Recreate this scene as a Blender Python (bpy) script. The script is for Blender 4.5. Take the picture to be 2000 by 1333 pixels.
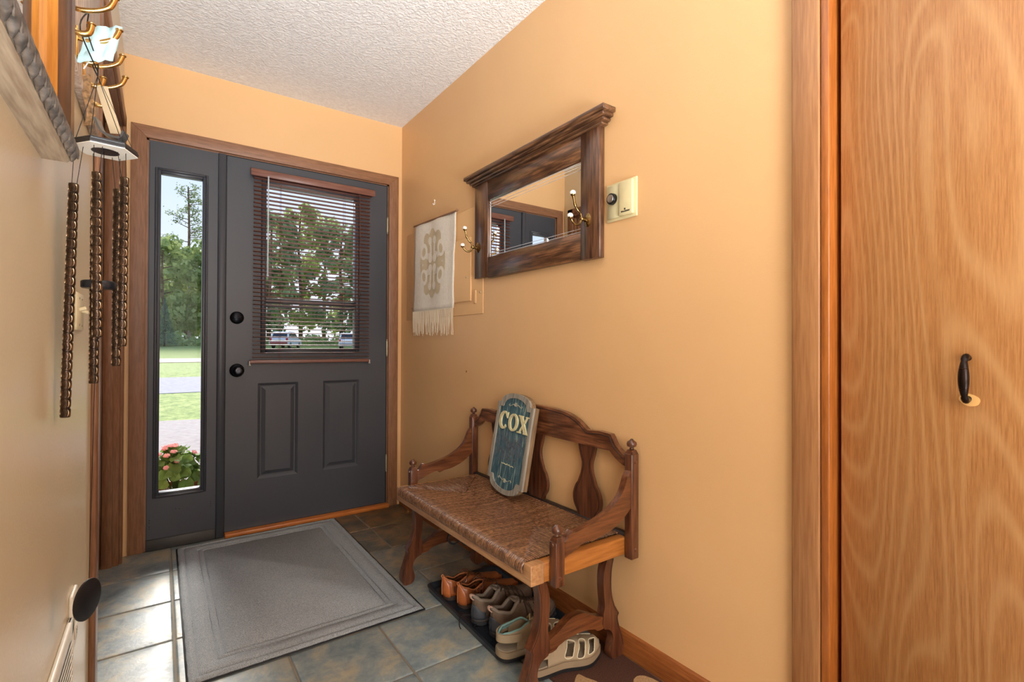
import bpy, bmesh, math, random
from mathutils import Vector, Matrix, Euler
random.seed(7)
PI = math.pi
S = bpy.context.scene
COL = S.collection
for o in list(bpy.data.objects): bpy.data.objects.remove(o)

# ------------------------------------------------------------------ camera
YAW, PITCH, ROLL, FPX, HC = .6151, .0073, .0040, 972.36, 1.0299
cam = bpy.data.cameras.new('camera'); camo = bpy.data.objects.new('camera', cam); COL.objects.link(camo)
f_ = Vector((math.sin(YAW)*math.cos(PITCH), math.cos(YAW)*math.cos(PITCH), math.sin(PITCH)))
r0 = Vector((math.cos(YAW), -math.sin(YAW), 0)); u0 = r0.cross(f_)
r_ = r0*math.cos(ROLL)+u0*math.sin(ROLL); u_ = -r0*math.sin(ROLL)+u0*math.cos(ROLL)
M = Matrix((( r_.x, u_.x, -f_.x, 0), (r_.y, u_.y, -f_.y, 0), (r_.z, u_.z, -f_.z, HC), (0, 0, 0, 1)))
camo.matrix_world = M
cam.sensor_width = 36; cam.lens = FPX/2000*36; cam.clip_start = .02; cam.clip_end = 500
S.camera = camo

# ------------------------------------------------------------------ world, sun, lights, exposure
w = bpy.data.worlds.new('sky'); S.world = w; w.use_nodes = True
nt = w.node_tree; nt.nodes.clear()
wo = nt.nodes.new('ShaderNodeOutputWorld'); bg = nt.nodes.new('ShaderNodeBackground')
tc = nt.nodes.new('ShaderNodeTexCoord'); sp = nt.nodes.new('ShaderNodeSeparateXYZ'); cr = nt.nodes.new('ShaderNodeValToRGB')
nt.links.new(tc.outputs['Generated'], sp.inputs[0]); nt.links.new(sp.outputs['Z'], cr.inputs[0])
cr.color_ramp.elements[0].position = 0.0; cr.color_ramp.elements[0].color = (.86, .90, 1, 1)
cr.color_ramp.elements[1].position = .9; cr.color_ramp.elements[1].color = (.30, .48, .95, 1)
e = cr.color_ramp.elements.new(.3); e.color = (.62, .76, 1, 1)
nt.links.new(cr.outputs[0], bg.inputs[0]); bg.inputs[1].default_value = .64
nt.links.new(bg.outputs[0], wo.inputs[0])

def light(name, kind, loc, rot, energy, color, **k):
    l = bpy.data.lights.new(name, kind); l.energy = energy; l.color = color
    for a, b in k.items(): setattr(l, a, b)
    o = bpy.data.objects.new(name, l); COL.objects.link(o); o.location = loc; o.rotation_euler = rot
    return o
# hazy sun ahead of the door, a little to the right: comes in through the sidelight
sd = Vector((-.10, -1, -.66)).normalized()
light('sun', 'SUN', (0, 6, 8), sd.to_track_quat('-Z', 'Y').to_euler(), 4.4, (1, .95, .88), angle=math.radians(24))
# unseen fill lights added behind the camera to brighten the entry
light('rear_fill_light', 'AREA', (-.9, -3.6, 1.5), (math.radians(90), 0, 0), 92, (1, .98, .95), shape='RECTANGLE', size=2.8, size_y=1.9)
light('rear_top_fill', 'AREA', (-.2, -1.3, 2.36), (0, 0, 0), 10, (1, .95, .88), shape='DISK', size=.6)  # added fill from above, no known lamp
light('rear_upward_fill', 'AREA', (.30, -1.7, .30), (math.radians(131), 0, 0), 24, (.93, .97, 1), shape='DISK', size=1.0, spread=math.radians(64))  # added fill aimed upward to brighten the ceiling
S.view_settings.view_transform = 'Standard'; S.view_settings.look = 'None'
S.view_settings.gamma = 1; S.view_settings.use_curve_mapping = False; S.view_settings.exposure = .9

# ------------------------------------------------------------------ material helpers
def lin(c):
    return tuple(((v/255)/12.92 if v/255 <= .04045 else ((v/255+.055)/1.055)**2.4) for v in c)+(1,)
class NB:
    def __init__(s, name):
        s.m = bpy.data.materials.new(name); s.m.use_nodes = True; s.t = s.m.node_tree
        s.b = s.t.nodes['Principled BSDF']; s.out = s.t.nodes['Material Output']
    def n(s, typ, **k):
        x = s.t.nodes.new('ShaderNode'+typ)
        for a, b in k.items(): setattr(x, a, b)
        return x
    def l(s, a, b): s.t.links.new(a, b)
    def setv(s, **k):
        for a, b in k.items(): s.b.inputs[a.replace('_', ' ')].default_value = b
    def coords(s, scale=(1, 1, 1), kind='Object', rot=(0, 0, 0)):
        t = s.n('TexCoord'); m = s.n('Mapping'); m.inputs['Scale'].default_value = scale; m.inputs['Rotation'].default_value = rot
        s.l(t.outputs[kind], m.inputs[0]); return m.outputs[0]
    def noise(s, vec, scale, detail=4, rough=.5, dist=0):
        x = s.n('TexNoise'); x.inputs['Scale'].default_value = scale; x.inputs['Detail'].default_value = detail
        x.inputs['Roughness'].default_value = rough; x.inputs['Distortion'].default_value = dist
        if vec is not None: s.l(vec, x.inputs['Vector'])
        return x.outputs[0]
    def ramp(s, fac, stops):
        x = s.n('ValToRGB'); s.l(fac, x.inputs[0]); els = x.color_ramp.elements
        els[0].position, els[0].color = stops[0]; els[1].position, els[1].color = stops[-1]
        for p, c in stops[1:-1]: e = els.new(p); e.color = c
        return x.outputs[0]
    def math(s, op, a, b=None):
        x = s.n('Math', operation=op)
        for i, v in enumerate((a, b)):
            if v is None: continue
            if isinstance(v, (int, float)): x.inputs[i].default_value = v
            else: s.l(v, x.inputs[i])
        return x.outputs[0]
    def mix(s, fac, a, b, blend='MIX'):
        x = s.n('Mix', data_type='RGBA', blend_type=blend)
        for sock, v in ((x.inputs[0], fac), (x.inputs[6], a), (x.inputs[7], b)):
            if isinstance(v, (int, float)): sock.default_value = v
            elif isinstance(v, tuple): sock.default_value = v
            else: s.l(v, sock)
        return x.outputs[2]
    def bump(s, h, strength=.3, dist=.002):
        x = s.n('Bump'); x.inputs['Strength'].default_value = strength; x.inputs['Distance'].default_value = dist
        s.l(h, x.inputs['Height']); s.l(x.outputs[0], s.b.inputs['Normal'])
    def col(s, c):
        if isinstance(c, tuple): s.b.inputs['Base Color'].default_value = c
        else: s.l(c, s.b.inputs['Base Color'])
MATS = {}
def plain(name, c, rough=.5, metal=0, var=.08, scale=12, bump=0, bscale=80, **k):
    if name in MATS: return MATS[name]
    b = NB(name); c = lin(c); v = b.coords()
    dark = tuple(x*(1-var) for x in c[:3])+(1,); lite = tuple(min(1, x*(1+var)) for x in c[:3])+(1,)
    b.col(b.ramp(b.noise(v, scale, 3), [(.3, dark), (.7, lite)]))
    b.setv(Roughness=rough, Metallic=metal)
    for a, x in k.items(): b.b.inputs[a.replace('_', ' ')].default_value = x
    if bump: b.bump(b.noise(v, bscale, 2), bump, .001)
    MATS[name] = b.m; return b.m
def wood(name, c1, c2, rough=.4, axis=2, fine=120, rings=9, ringscale=2.2, ringmix=.45, coat=0, bump=.15, stretch=.08, c3=None):
    """grain runs along axis"""
    if name in MATS: return MATS[name]
    b = NB(name); c1 = lin(c1); c2 = lin(c2)
    sc = [1, 1, 1]; sc[axis] = stretch; v = b.coords(tuple(sc))
    streak = b.noise(v, fine, 3, .6)
    sc2 = [1, 1, 1]; sc2[axis] = .22; v2 = b.coords(tuple(sc2))
    low = b.noise(v2, ringscale, 2, .45, .3)
    ring = b.math('SINE', b.math('MULTIPLY', low, rings*2*PI))
    ring01 = b.math('ADD', b.math('MULTIPLY', ring, .5), .5)
    ring01 = b.math('POWER', ring01, 1.6 if c3 is None else 3.0)
    base = b.ramp(streak, [(.33, c2), (.66, c1)])
    c = b.mix(b.math('MULTIPLY', ring01, ringmix), base, c2 if c3 is None else lin(c3))
    b.col(c); b.setv(Roughness=rough)
    b.b.inputs['Coat Weight'].default_value = coat; b.b.inputs['Coat Roughness'].default_value = .18
    b.bump(b.math('ADD', streak, b.math('MULTIPLY', ring01, .5)), bump, .0008)
    MATS[name] = b.m; return b.m

def paint(name, c, rough, bstr=.25, bscale=240, blotch=.04):
    b = NB(name); c = lin(c); v = b.coords()
    d = tuple(x*(1-blotch) for x in c[:3])+(1,)
    b.col(b.ramp(b.noise(v, 2.5, 4), [(.35, d), (.65, c)])); b.setv(Roughness=rough)
    h = b.math('ADD', b.noise(v, bscale, 2), b.math('MULTIPLY', b.noise(v, 40, 2), .8)); b.bump(h, bstr, .0012)
    MATS[name] = b.m; return b.m
m_wall = paint('orange_wall_paint', (226, 181, 128), .42)
m_wall_l = paint('left_wall_glow_paint', (228, 212, 180), .3, .35, 150)  # paler than the other walls: window glow put into the base colour
b = NB('stippled_ceiling'); v = b.coords()
b.col(b.ramp(b.noise(v, 60, 3), [(.3, lin((234, 232, 230))), (.7, lin((248, 247, 245)))])); b.setv(Roughness=.9)
b.bump(b.ramp(b.noise(v, 85, 3, .6), [(.42, (0, 0, 0, 1)), (.6, (1, 1, 1, 1))]), .6, .004); m_ceil = b.m
m_trim = wood('brown_trim_wood', (150, 106, 76), (124, 84, 56), .42, 2, 160, 5, 2, .2)
m_trimx = wood('brown_trim_wood_across', (150, 106, 76), (124, 84, 56), .42, 0, 160, 5, 2, .2)
m_closet = wood('oak_closet_veneer', (198, 143, 88), (172, 117, 66), .36, 2, 420, 48, 2.1, .48, .0, .3, .05, (214, 168, 114))
m_closet_trim = wood('oak_closet_trim', (176, 126, 80), (150, 100, 60), .36, 2, 150, 8, 3, .35, .1, .35, .05)
m_jamb = wood('varnished_orange_jamb', (176, 104, 44), (144, 80, 30), .3, 2, 120, 4, 2, .2, .3)
m_thresh = wood('varnished_threshold', (198, 122, 56), (170, 92, 36), .35, 0, 120, 4, 2, .2, .2)
m_base = wood('stained_baseboard', (160, 96, 48), (122, 66, 28), .4, 1, 120, 4, 2, .2)
m_door = paint('charcoal_door_paint', (64, 67, 74), .4, .12, 60, .08)
m_rubber = plain('black_rubber', (22, 22, 24), .6)
m_dark = plain('dark_gap', (12, 12, 14), .8)
def glassmat(name, rough=0, tint=(1, 1, 1, 1)):
    b = NB(name); t = b.t; t.nodes.remove(b.b)
    fr = b.n('Fresnel'); fr.inputs[0].default_value = 1.45; tr = b.n('BsdfTransparent'); tr.inputs[0].default_value = tint
    gl = b.n('BsdfGlossy'); gl.inputs['Roughness'].default_value = rough; mx = b.n('MixShader')
    t.nodes.remove(fr); lw = b.n('LayerWeight'); lw.inputs[0].default_value = .12; b.l(b.math('MULTIPLY', lw.outputs[0], .6), mx.inputs[0]); b.l(tr.outputs[0], mx.inputs[1]); b.l(gl.outputs[0], mx.inputs[2]); b.l(mx.outputs[0], b.out.inputs[0])
    return b.m
m_glass = glassmat('window_glass')
b = NB('mirror_glass'); b.setv(Metallic=1, Roughness=.0); b.col((.88, .9, .9, 1)); m_mirror = b.m
b = NB('mirror_bevel'); b.setv(Metallic=.6, Roughness=.25); b.col((.9, .93, .95, 1)); m_bevel = b.m

# tiles: slate colours change from tile to tile and inside each
b = NB('slate_tile'); v = b.coords(kind='Object'); oi = b.n('ObjectInfo')
addv = b.n('VectorMath', operation='ADD'); cmb = b.n('CombineXYZ')
b.l(b.math('MULTIPLY', oi.outputs['Random'], 37), cmb.inputs[0]); b.l(b.math('MULTIPLY', oi.outputs['Random'], 91), cmb.inputs[1])
b.l(v, addv.inputs[0]); b.l(cmb.outputs[0], addv.inputs[1]); vv = addv.outputs[0]
n1 = b.noise(vv, 8, 9, .68, .35); n2 = b.noise(vv, 42, 6, .7, .2)
c_grey = b.ramp(n1, [(.30, lin((112, 130, 138))), (.48, lin((150, 164, 168))), (.6, lin((184, 180, 162))), (.74, lin((192, 168, 132)))])
c_rust = b.ramp(n1, [(.32, lin((58, 60, 52))), (.5, lin((104, 84, 60))), (.6, lin((140, 100, 62))), (.74, lin((92, 94, 84)))])
rs_ = b.n('Attribute', attribute_type='OBJECT', attribute_name='rustiness'); c = b.mix(rs_.outputs['Fac'], c_grey, c_rust)
c = b.mix(.35, c, b.ramp(n2, [(.35, lin((82, 88, 88))), (.65, lin((176, 164, 140)))]), 'OVERLAY')
b.col(c); b.l(b.ramp(n2, [(.3, (.28,)*3+(1,)), (.7, (.5,)*3+(1,))]), b.b.inputs['Roughness'])
b.bump(b.math('ADD', n1, b.math('MULTIPLY', n2, .6)), .35, .003); m_tile = b.m
m_grout = plain('tile_grout', (134, 124, 110), .9, bump=.3)

# ------------------------------------------------------------------ mesh helpers
def wmat(o):
    m = Matrix.LocRotScale(o.location, o.rotation_euler, o.scale)
    return wmat(o.parent) @ m if o.parent else m
def finish(name, bm, mat, parent=None, world=False, smooth=46, normals=True):
    if normals: bmesh.ops.recalc_face_normals(bm, faces=bm.faces)
    if world and parent: bm.transform(wmat(parent).inverted())
    if smooth:
        a = math.radians(smooth)
        for f in bm.faces: f.smooth = True
        for e in bm.edges:
            if len(e.link_faces) == 2 and e.calc_face_angle(0) > a: e.smooth = False
    me = bpy.data.meshes.new(name); bm.to_mesh(me); bm.free()
    for m in (mat if isinstance(mat, (list, tuple)) else [mat]): me.materials.append(m)
    o = bpy.data.objects.new(name, me); COL.objects.link(o)
    if parent: o.parent = parent
    return o
def tag(o, label=None, cat=None, group=None, kind=None):
    if label: o['label'] = label
    if cat: o['category'] = cat
    if group: o['group'] = group
    if kind: o['kind'] = kind
    return o
def empty(name, loc=(0, 0, 0), rot=(0, 0, 0), label=None, cat=None, group=None, kind=None):
    o = bpy.data.objects.new(name, None); COL.objects.link(o); o.location = loc; o.rotation_euler = rot
    o.empty_display_size = .05
    return tag(o, label, cat, group, kind)
def copy_tree(o, parent=None):
    c = o.copy(); COL.objects.link(c); c.parent = parent
    for ch in [x for x in bpy.data.objects if x.parent == o]: copy_tree(ch, c)
    return c
def B(): return bmesh.new()
def box(bm, x0, x1, y0, y1, z0, z1, bev=0, seg=1, mi=0):
    vs = [bm.verts.new((x, y, z)) for x in (x0, x1) for y in (y0, y1) for z in (z0, z1)]
    fs = [(0, 1, 3, 2), (4, 6, 7, 5), (0, 4, 5, 1), (2, 3, 7, 6), (0, 2, 6, 4), (1, 5, 7, 3)]
    F = [bm.faces.new([vs[i] for i in f]) for f in fs]
    for f in F: f.material_index = mi
    if bev:
        es = set(e for f in F for e in f.edges)
        bmesh.ops.bevel(bm, geom=list(es), offset=bev, segments=seg, affect='EDGES', profile=.5)
    return bm
def boxo(name, dims, mat, parent=None, world=True, bev=.002, seg=1):
    bm = B(); box(bm, *dims, bev=bev, seg=seg); return finish(name, bm, mat, parent, world)
def prism(bm, pts, d0, d1, plane='yz', bev=0, holes=None):
    """extrude a 2D outline between depths; plane 'yz' -> depth along x, 'xz' -> y, 'xy' -> z"""
    def P(a, c, d): return {'yz': (d, a, c), 'xz': (a, d, c), 'xy': (a, c, d)}[plane]
    v0 = [bm.verts.new(P(a, c, d0)) for a, c in pts]; v1 = [bm.verts.new(P(a, c, d1)) for a, c in pts]
    n = len(pts); f0 = bm.faces.new(v0); f1 = bm.faces.new(list(reversed(v1)))
    for i in range(n): bm.faces.new((v0[i], v1[i], v1[(i+1) % n], v0[(i+1) % n]))
    if bev:
        es = list(f0.edges)+list(f1.edges)
        bmesh.ops.bevel(bm, geom=es, offset=bev, segments=2, affect='EDGES', profile=.5)
    return f0, f1
def groove_line(pts, inset, depth, parent, plane='yz', side=1, r=.0013):
    """thin engraved line running parallel to an outline, half sunk into the face at depth"""
    P = [Vector((a, c, 0)) for a, c in pts]; q = []
    for i in range(len(P)):
        t = (P[min(i+1, len(P)-1)]-P[max(i-1, 0)]); t.normalize(); n = Vector((-t.y, t.x, 0))*side; v_ = P[i]+n*inset
        q.append({'yz': (depth, v_.x, v_.y), 'xz': (v_.x, depth, v_.y)}[plane])
    bm = B(); tube(bm, q, r, 5); return finish('groove_shade_line', bm, m_line, parent)
def frames(path):
    P = [Vector(p) for p in path]; T = []
    for i in range(len(P)):
        a = P[max(i-1, 0)]; c = P[min(i+1, len(P)-1)]; T.append((c-a).normalized())
    up = Vector((0, 0, 1)) if abs(T[0].z) < .9 else Vector((1, 0, 0))
    N = [(up-T[0]*up.dot(T[0])).normalized()]
    for i in range(1, len(P)):
        n = N[-1]-T[i]*N[-1].dot(T[i]); N.append(n.normalized() if n.length > 1e-6 else N[-1])
    return P, T, N
def tube(bm, path, r, seg=8, cap=True, closed=False, mi=0, flat=1.0):
    P, T, N = frames(path); rs = r if isinstance(r, (list, tuple)) else [r]*len(P); R = []
    for p, t, n, rr in zip(P, T, N, rs):
        bn = t.cross(n)
        R.append([bm.verts.new(p+(n*math.cos(a)*rr+bn*math.sin(a)*rr*flat)) for a in [2*PI*k/seg for k in range(seg)]])
    m = len(R)
    for i in range(m if closed else m-1):
        a, c = R[i], R[(i+1) % m]
        for k in range(seg):
            f = bm.faces.new((a[k], a[(k+1) % seg], c[(k+1) % seg], c[k])); f.material_index = mi
    if cap and not closed:
        for rr in (R[0], R[-1]):
            try: f = bm.faces.new(rr); f.material_index = mi
            except ValueError: pass
    return bm
def lathe(bm, prof, seg=20, axis='z', loc=(0, 0, 0), mi=0):
    L = Vector(loc); R = []
    def P(r, h, a):
        c, s = math.cos(a)*r, math.sin(a)*r
        return L+Vector({'z': (c, s, h), 'x': (h, c, s), 'y': (c, h, s)}[axis])
    for r, h in prof:
        R.append([bm.verts.new(P(max(r, 1e-5), h, 2*PI*k/seg)) for k in range(seg)])
    for a, c in zip(R, R[1:]):
        for k in range(seg):
            f = bm.faces.new((a[k], a[(k+1) % seg], c[(k+1) % seg], c[k])); f.material_index = mi
    for rr in (R[0], R[-1]):
        f = bm.faces.new(rr); f.material_index = mi
    return bm
def sphere(bm, c, r, sz=(1, 1, 1), u=12, v=8):
    m = Matrix.Translation(c) @ Matrix.Diagonal((r*sz[0], r*sz[1], r*sz[2], 1))
    bmesh.ops.create_uvsphere(bm, u_segments=u, v_segments=v, radius=1, matrix=m)
def crom(pts, n=6, closed=False):
    """Catmull-Rom through 2D/3D points"""
    P = [Vector(p) for p in pts]; out = []; m = len(P); rng = range(m if closed else m-1)
    for i in rng:
        if closed: a, b_, c, d = P[(i-1) % m], P[i], P[(i+1) % m], P[(i+2) % m]
        else: a, b_, c, d = P[max(i-1, 0)], P[i], P[i+1], P[min(i+2, m-1)]
        for k in range(n):
            t = k/n; out.append(.5*((2*b_)+(c-a)*t+(2*a-5*b_+4*c-d)*t*t+(-a+3*b_-3*c+d)*t**3))
    if not closed: out.append(P[-1])
    return out
def t2(pts): return [(p[0], p[1]) for p in pts]
# ================================================================== SETTING
XR, YD, XL, ZC = 1.276, 3.055, -.153, 2.44
K = 3.045/3.019
def dx(x): return x*K
def dz(z): return HC+(z-HC)*K
def struct(o, label, cat=None): return tag(o, label, cat, kind='structure')

fl = boxo('floor', (-.30, XR+.9, -1.3, YD+.1, -.08, -.004), m_grout, bev=0)
struct(fl, 'entry floor of square multicoloured slate tiles with pale grout')
xs = [-.258, .048, .355, .661, .967, 1.274]; ys = [3.048-.3185*i for i in range(13)]
protos = []
for k in range(4):   # four different uneven tile slabs, mesh data shared
    random.seed(k+3); bm = B(); n = 7; hw, hh = .1495, .1555
    cu = lambda i, h_: -h_ if i == 0 else h_ if i == n else -h_+.005+(2*h_-.01)*(i-1)/(n-2)
    g = [[bm.verts.new((cu(i, hw), cu(j, hh), 0 if i in (0, n) or j in (0, n) else .0016+random.uniform(-.0004, .0004))) for j in range(n+1)] for i in range(n+1)]
    for i in range(n):
        for j in range(n): bm.faces.new((g[i][j], g[i+1][j], g[i+1][j+1], g[i][j+1]))
    edge = [g[i][0] for i in range(n+1)]+[g[n][j] for j in range(1, n+1)]+[g[i][n] for i in range(n-1, -1, -1)]+[g[0][j] for j in range(n-1, 0, -1)]
    low = [bm.verts.new((q.co.x*1.003, q.co.y*1.003, -.006)) for q in edge]
    for i in range(len(edge)): j = (i+1) % len(edge); bm.faces.new((edge[i], low[i], low[j], edge[j]))
    bmesh.ops.recalc_face_normals(bm, faces=bm.faces)
    for f in bm.faces: f.smooth = True
    me = bpy.data.meshes.new('tile'); bm.to_mesh(me); bm.free(); me.materials.append(m_tile); protos.append(me)
random.seed(11)
for j in range(12):
    for i in range(5):
        o = bpy.data.objects.new('tile', protos[random.randrange(4)]); COL.objects.link(o); o.parent = fl
        o.location = ((xs[i]+xs[i+1])/2, (ys[j]+ys[j+1])/2, -.0012+random.uniform(-.0005, .0005)); o.rotation_euler = (0, 0, random.choice((0, PI)))
        o['rustiness'] = {(4, 0): 1.0, (3, 0): .9, (4, 1): .9, (3, 1): .8, (4, 2): .6, (3, 2): .5, (0, 0): .3, (4, 3): .3}.get((i, j), random.choice((0.0, .05, .12)))
rf = boxo('floor_hall', (-3.2, 3.2, -4.4, -.9, -.08, -.002), m_grout, bev=0); struct(rf, 'plain floor of the room behind the camera')

ce = boxo('ceiling', (-3.2, 3.2, -4.4, YD+.15, ZC, ZC+.1), m_ceil, bev=0); struct(ce, 'white stippled ceiling above the entry')
# front wall with the door opening
bm = B()
box(bm, -3.2, -.066, YD, YD+.14, -.1, ZC); box(bm, 1.188, 3.2, YD, YD+.14, -.1, ZC); box(bm, -.066, 1.188, YD, YD+.14, 2.048, ZC)
wf = finish('wall_front', bm, m_wall, smooth=0); struct(wf, 'orange painted wall around the charcoal entry door')
bm = B(); box(bm, XR, XR+.12, .535, YD, -.1, ZC); box(bm, XR, XR+.12, -1.2, .535, 2.25, ZC); box(bm, XR, XR+.12, -4.4, -1.2, -.1, ZC)
box(bm, XR+.12, XR+.75, .535, .62, -.1, ZC); box(bm, XR+.75, XR+.85, -1.3, .62, -.1, ZC); box(bm, XR+.12, XR+.75, -1.3, -1.2, -.1, ZC)
wr = finish('wall_right', bm, m_wall, smooth=0); struct(wr, 'long orange painted wall behind the bench and mirror')
bm = B(); box(bm, XL-.10, XL, -.25, 1.842, -.1, ZC); box(bm, XL-.10, XL, 2.945, YD, -.1, ZC); box(bm, XL-.10, XL, 1.842, 2.945, 2.05, ZC)
wl = finish('wall_left', bm, m_wall_l, smooth=0); struct(wl, 'painted wall, made paler for window glow, at the left edge with wind chime in front')
bm = B(); box(bm, -3.2, XL-.1, -.25, -.15, -.1, ZC); box(bm, -3.3, -3.2, -4.4, -.15, -.1, ZC); box(bm, -3.3, 3.3, -4.5, -4.4, -.1, ZC); box(bm, XR+.12, 3.3, -4.4, -4.3, -.1, ZC)
wb = finish('wall_back', bm, m_wall, smooth=0); struct(wb, 'painted walls of the room behind the camera')
# closet behind left doorway: closed wooden door set back in the opening
d3 = empty('door_3', (-.245, 2.39, 0)); struct(d3, 'brown wooden door set back in the left doorway')
bm = B(); box(bm, -.25, -.215, 1.86, 2.93, .01, 2.04, .003); box(bm, -.214, -.206, 2.0, 2.8, .25, .95, .006); box(bm, -.214, -.206, 2.0, 2.8, 1.1, 1.9, .006)
finish('door_panel', bm, m_trim, d3, True)
bm = B(); lathe(bm, [(.012, 0), (.012, .03), (.026, .04), (.028, .055), (.018, .068), (.001, .07)], 16, 'x', (-.216, 1.93, .95)); finish('door_knob', bm, plain('aged_brass', (150, 116, 60), .3, 1), d3, True)

# trims --------------------------------------------------------------
t1 = empty('trim_1', (.55, YD, 0)); struct(t1, 'brown wooden casing framing the entry door and sidelight')
ty0, ty1 = YD-.016, YD+.001
def mitre(name, pts, mat): bm = B(); prism(bm, pts, ty0, ty1, 'xz', .002); return finish(name, bm, mat, t1, True)
ox0, ox1, iz, oz, ix0, ix1 = -.124, 1.249, 2.047, 2.107, -.062, 1.186
mitre('casing_board', [(ox0, 0), (ix0, 0), (ix0, iz), (ox0, oz)], m_trim)
mitre('casing_board', [(ix1, 0), (ox1, 0), (ox1, oz), (ix1, iz)], m_trim)
mitre('casing_board', [(ox0, oz), (ix0, iz), (ix1, iz), (ox1, oz)], m_trimx)
bm = B(); box(bm, -.064, -.052, YD, YD+.14, 0, 2.048); box(bm, 1.176, 1.188, YD, YD+.14, 0, 2.048); box(bm, -.064, 1.188, YD, YD+.14, 2.040, 2.05)
finish('door_jamb', bm, m_trim, t1, True)
boxo('threshold', (.285, 1.186, 3.012, YD+.12, 0, .022), m_thresh, t1, bev=.004, seg=2)
# left doorway casing and jambs
t2_ = empty('trim_2', (XL, 2.39, 0)); struct(t2_, 'brown wooden casing and jamb of the left doorway')
boxo('casing_board', (XL-.001, XL+.014, 1.765, 1.842, 0, 2.11), m_trim, t2_, bev=.003)
boxo('casing_board', (XL-.001, XL+.014, 2.945, 3.005, 0, 2.11), m_trim, t2_, bev=.003)
m_trimy = wood('brown_trim_wood_along', (150, 106, 76), (124, 84, 56), .42, 1, 160, 5, 2, .2)
boxo('casing_board', (XL-.001, XL+.014, 1.765, 3.005, 2.045, 2.11), m_trimy, t2_, bev=.003)
boxo('jamb', (XL-.10, XL+.002, 1.842, 1.857, 0, 2.05), m_trim, t2_, bev=.001)
boxo('jamb', (XL-.10, XL+.002, 2.930, 2.945, 0, 2.05), m_trim, t2_, bev=.001)
boxo('jamb', (XL-.10, XL+.002, 1.842, 2.945, 2.036, 2.05), m_trimy, t2_, bev=.001)
boxo('door_stop', (XL-.06, XL-.02, 2.916, 2.930, 0, 2.036), m_trim, t2_, bev=.002)
# closet casing at the right
t3 = empty('trim_3', (XR, .57, 0)); struct(t3, 'oak casing with orange varnished jamb beside the closet door')
boxo('casing_board', (XR-.016, XR+.002, .537, .600, 0, 2.32), m_closet_trim, t3, bev=.003, seg=2)
boxo('jamb', (XR-.012, XR+.12, .517, .536, 0, 2.28), m_jamb, t3, bev=.003, seg=2)
boxo('casing_board', (XR-.016, XR+.002, -1.2, .600, 2.25, 2.32), m_closet_trim, t3, bev=.003)
d2 = empty('door_2', (XR+.03, .1, 0)); struct(d2, 'flat oak veneer closet door with dark pull handle')
bm = B(); box(bm, XR+.024, XR+.058, -.28, .508, .02, 2.26, .003)
finish('door_panel', bm, m_closet, d2, True)
bm = B(); box(bm, XR+.024, XR+.058, -1.19, -.29, .02, 2.26, .003); finish('door_panel', bm, m_closet, d2, True)
m_bronze = plain('dark_bronze', (46, 38, 36), .3, .9)
hx = XR+.024; hy, hz = .283, .967
h = empty('pull_handle', (0, 0, 0)); h.parent = d2; h.location = Vector((hx, hy, hz))-d2.location
bm = B(); tube(bm, crom([(0, 0, .040), (-.014, 0, .043), (-.024, .0, .034), (-.028, 0, .018), (-.029, 0, 0), (-.028, 0, -.018), (-.024, 0, -.034), (-.014, 0, -.043), (0, 0, -.040)], 5),
     [.0062]*10+[.005+.0038*math.sin(PI*k/20) for k in range(21)]+[.0062]*10, 10)
hb = finish('grip', bm, m_bronze, None); hb.parent = h
for zz in (-.020, -.016, .016, .020):
    bm = B(); lathe(bm, [(.0055, -.001), (.0078, 0), (.0055, .001)], 14, 'z', (-.0285, 0, zz)); r = finish('ring', bm, plain('copper_ring', (150, 96, 70), .3, 1), None); r.parent = h
bm = B(); prism(bm, t2(crom([(.016, 0), (.008, .012), (-.006, .010), (-.016, .002), (-.012, -.010), (.004, -.012)], 4, True)), hx-.0006, hx+.001, 'yz')
bm.transform(Matrix.Translation((0, hy-.002, hz-.042))); wp = finish('bare_wood_patch', bm, plain('bare_wood', (228, 180, 110), .7), d2, True)

# baseboard right
bb = B(); pr = [(XR, 0), (XR-.013, 0), (XR-.013, .058), (XR-.009, .076), (XR, .08)]
v0 = [bb.verts.new((x, .60, z)) for x, z in pr]; v1 = [bb.verts.new((x, 3.04, z)) for x, z in pr]
bb.faces.new(v0); bb.faces.new(list(reversed(v1)))
for i in range(5): bb.faces.new((v0[i], v0[(i+1) % 5], v1[(i+1) % 5], v1[i]))
o = finish('baseboard_right', bb, m_base); struct(o, 'brown stained baseboard along the orange wall under the bench')
# ---- entry door ------------------------------------------------------
D1 = empty('door_1', (.735, YD+.02, 0)); struct(D1, 'charcoal entry door with half window and two raised panels')
DY = YD-.002   # face
X0, X1 = .286, 1.174
px = [X0, dx(.437), dx(.455), dx(.646), dx(.782), dx(.985), dx(.996), X1]
pz = [.026, dz(.289), dz(.813), dz(.985), dz(1.925), 2.036]
# cuts common to panels and glass opening
xc = [X0, .441, .461, .651, .789, .991, 1.004, X1]
bm = B(); g = {}
for i, x in enumerate(xc):
    for j, z in enumerate(pz): g[i, j] = bm.verts.new((x, DY, z))
for i in range(len(xc)-1):
    for j in range(len(pz)-1):
        if j == 3 and 2 <= i <= 4 or j == 1 and i in (1, 2, 4, 5): continue
        f = bm.faces.new((g[i, j], g[i+1, j], g[i+1, j+1], g[i, j+1]))
edges = [e for e in bm.edges if len(e.link_faces) == 1 and (all(abs(v_.co.x-X0) < 1e-4 for v_ in e.verts) or all(abs(v_.co.x-X1) < 1e-4 for v_ in e.verts) or all(v_.co.z < .03 for v_ in e.verts) or all(v_.co.z > 2.03 for v_ in e.verts) or all(v_.co.z > pz[3]-1e-4 and .46 < v_.co.x < .992 for v_ in e.verts))]
r = bmesh.ops.extrude_edge_only(bm, edges=edges)
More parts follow.
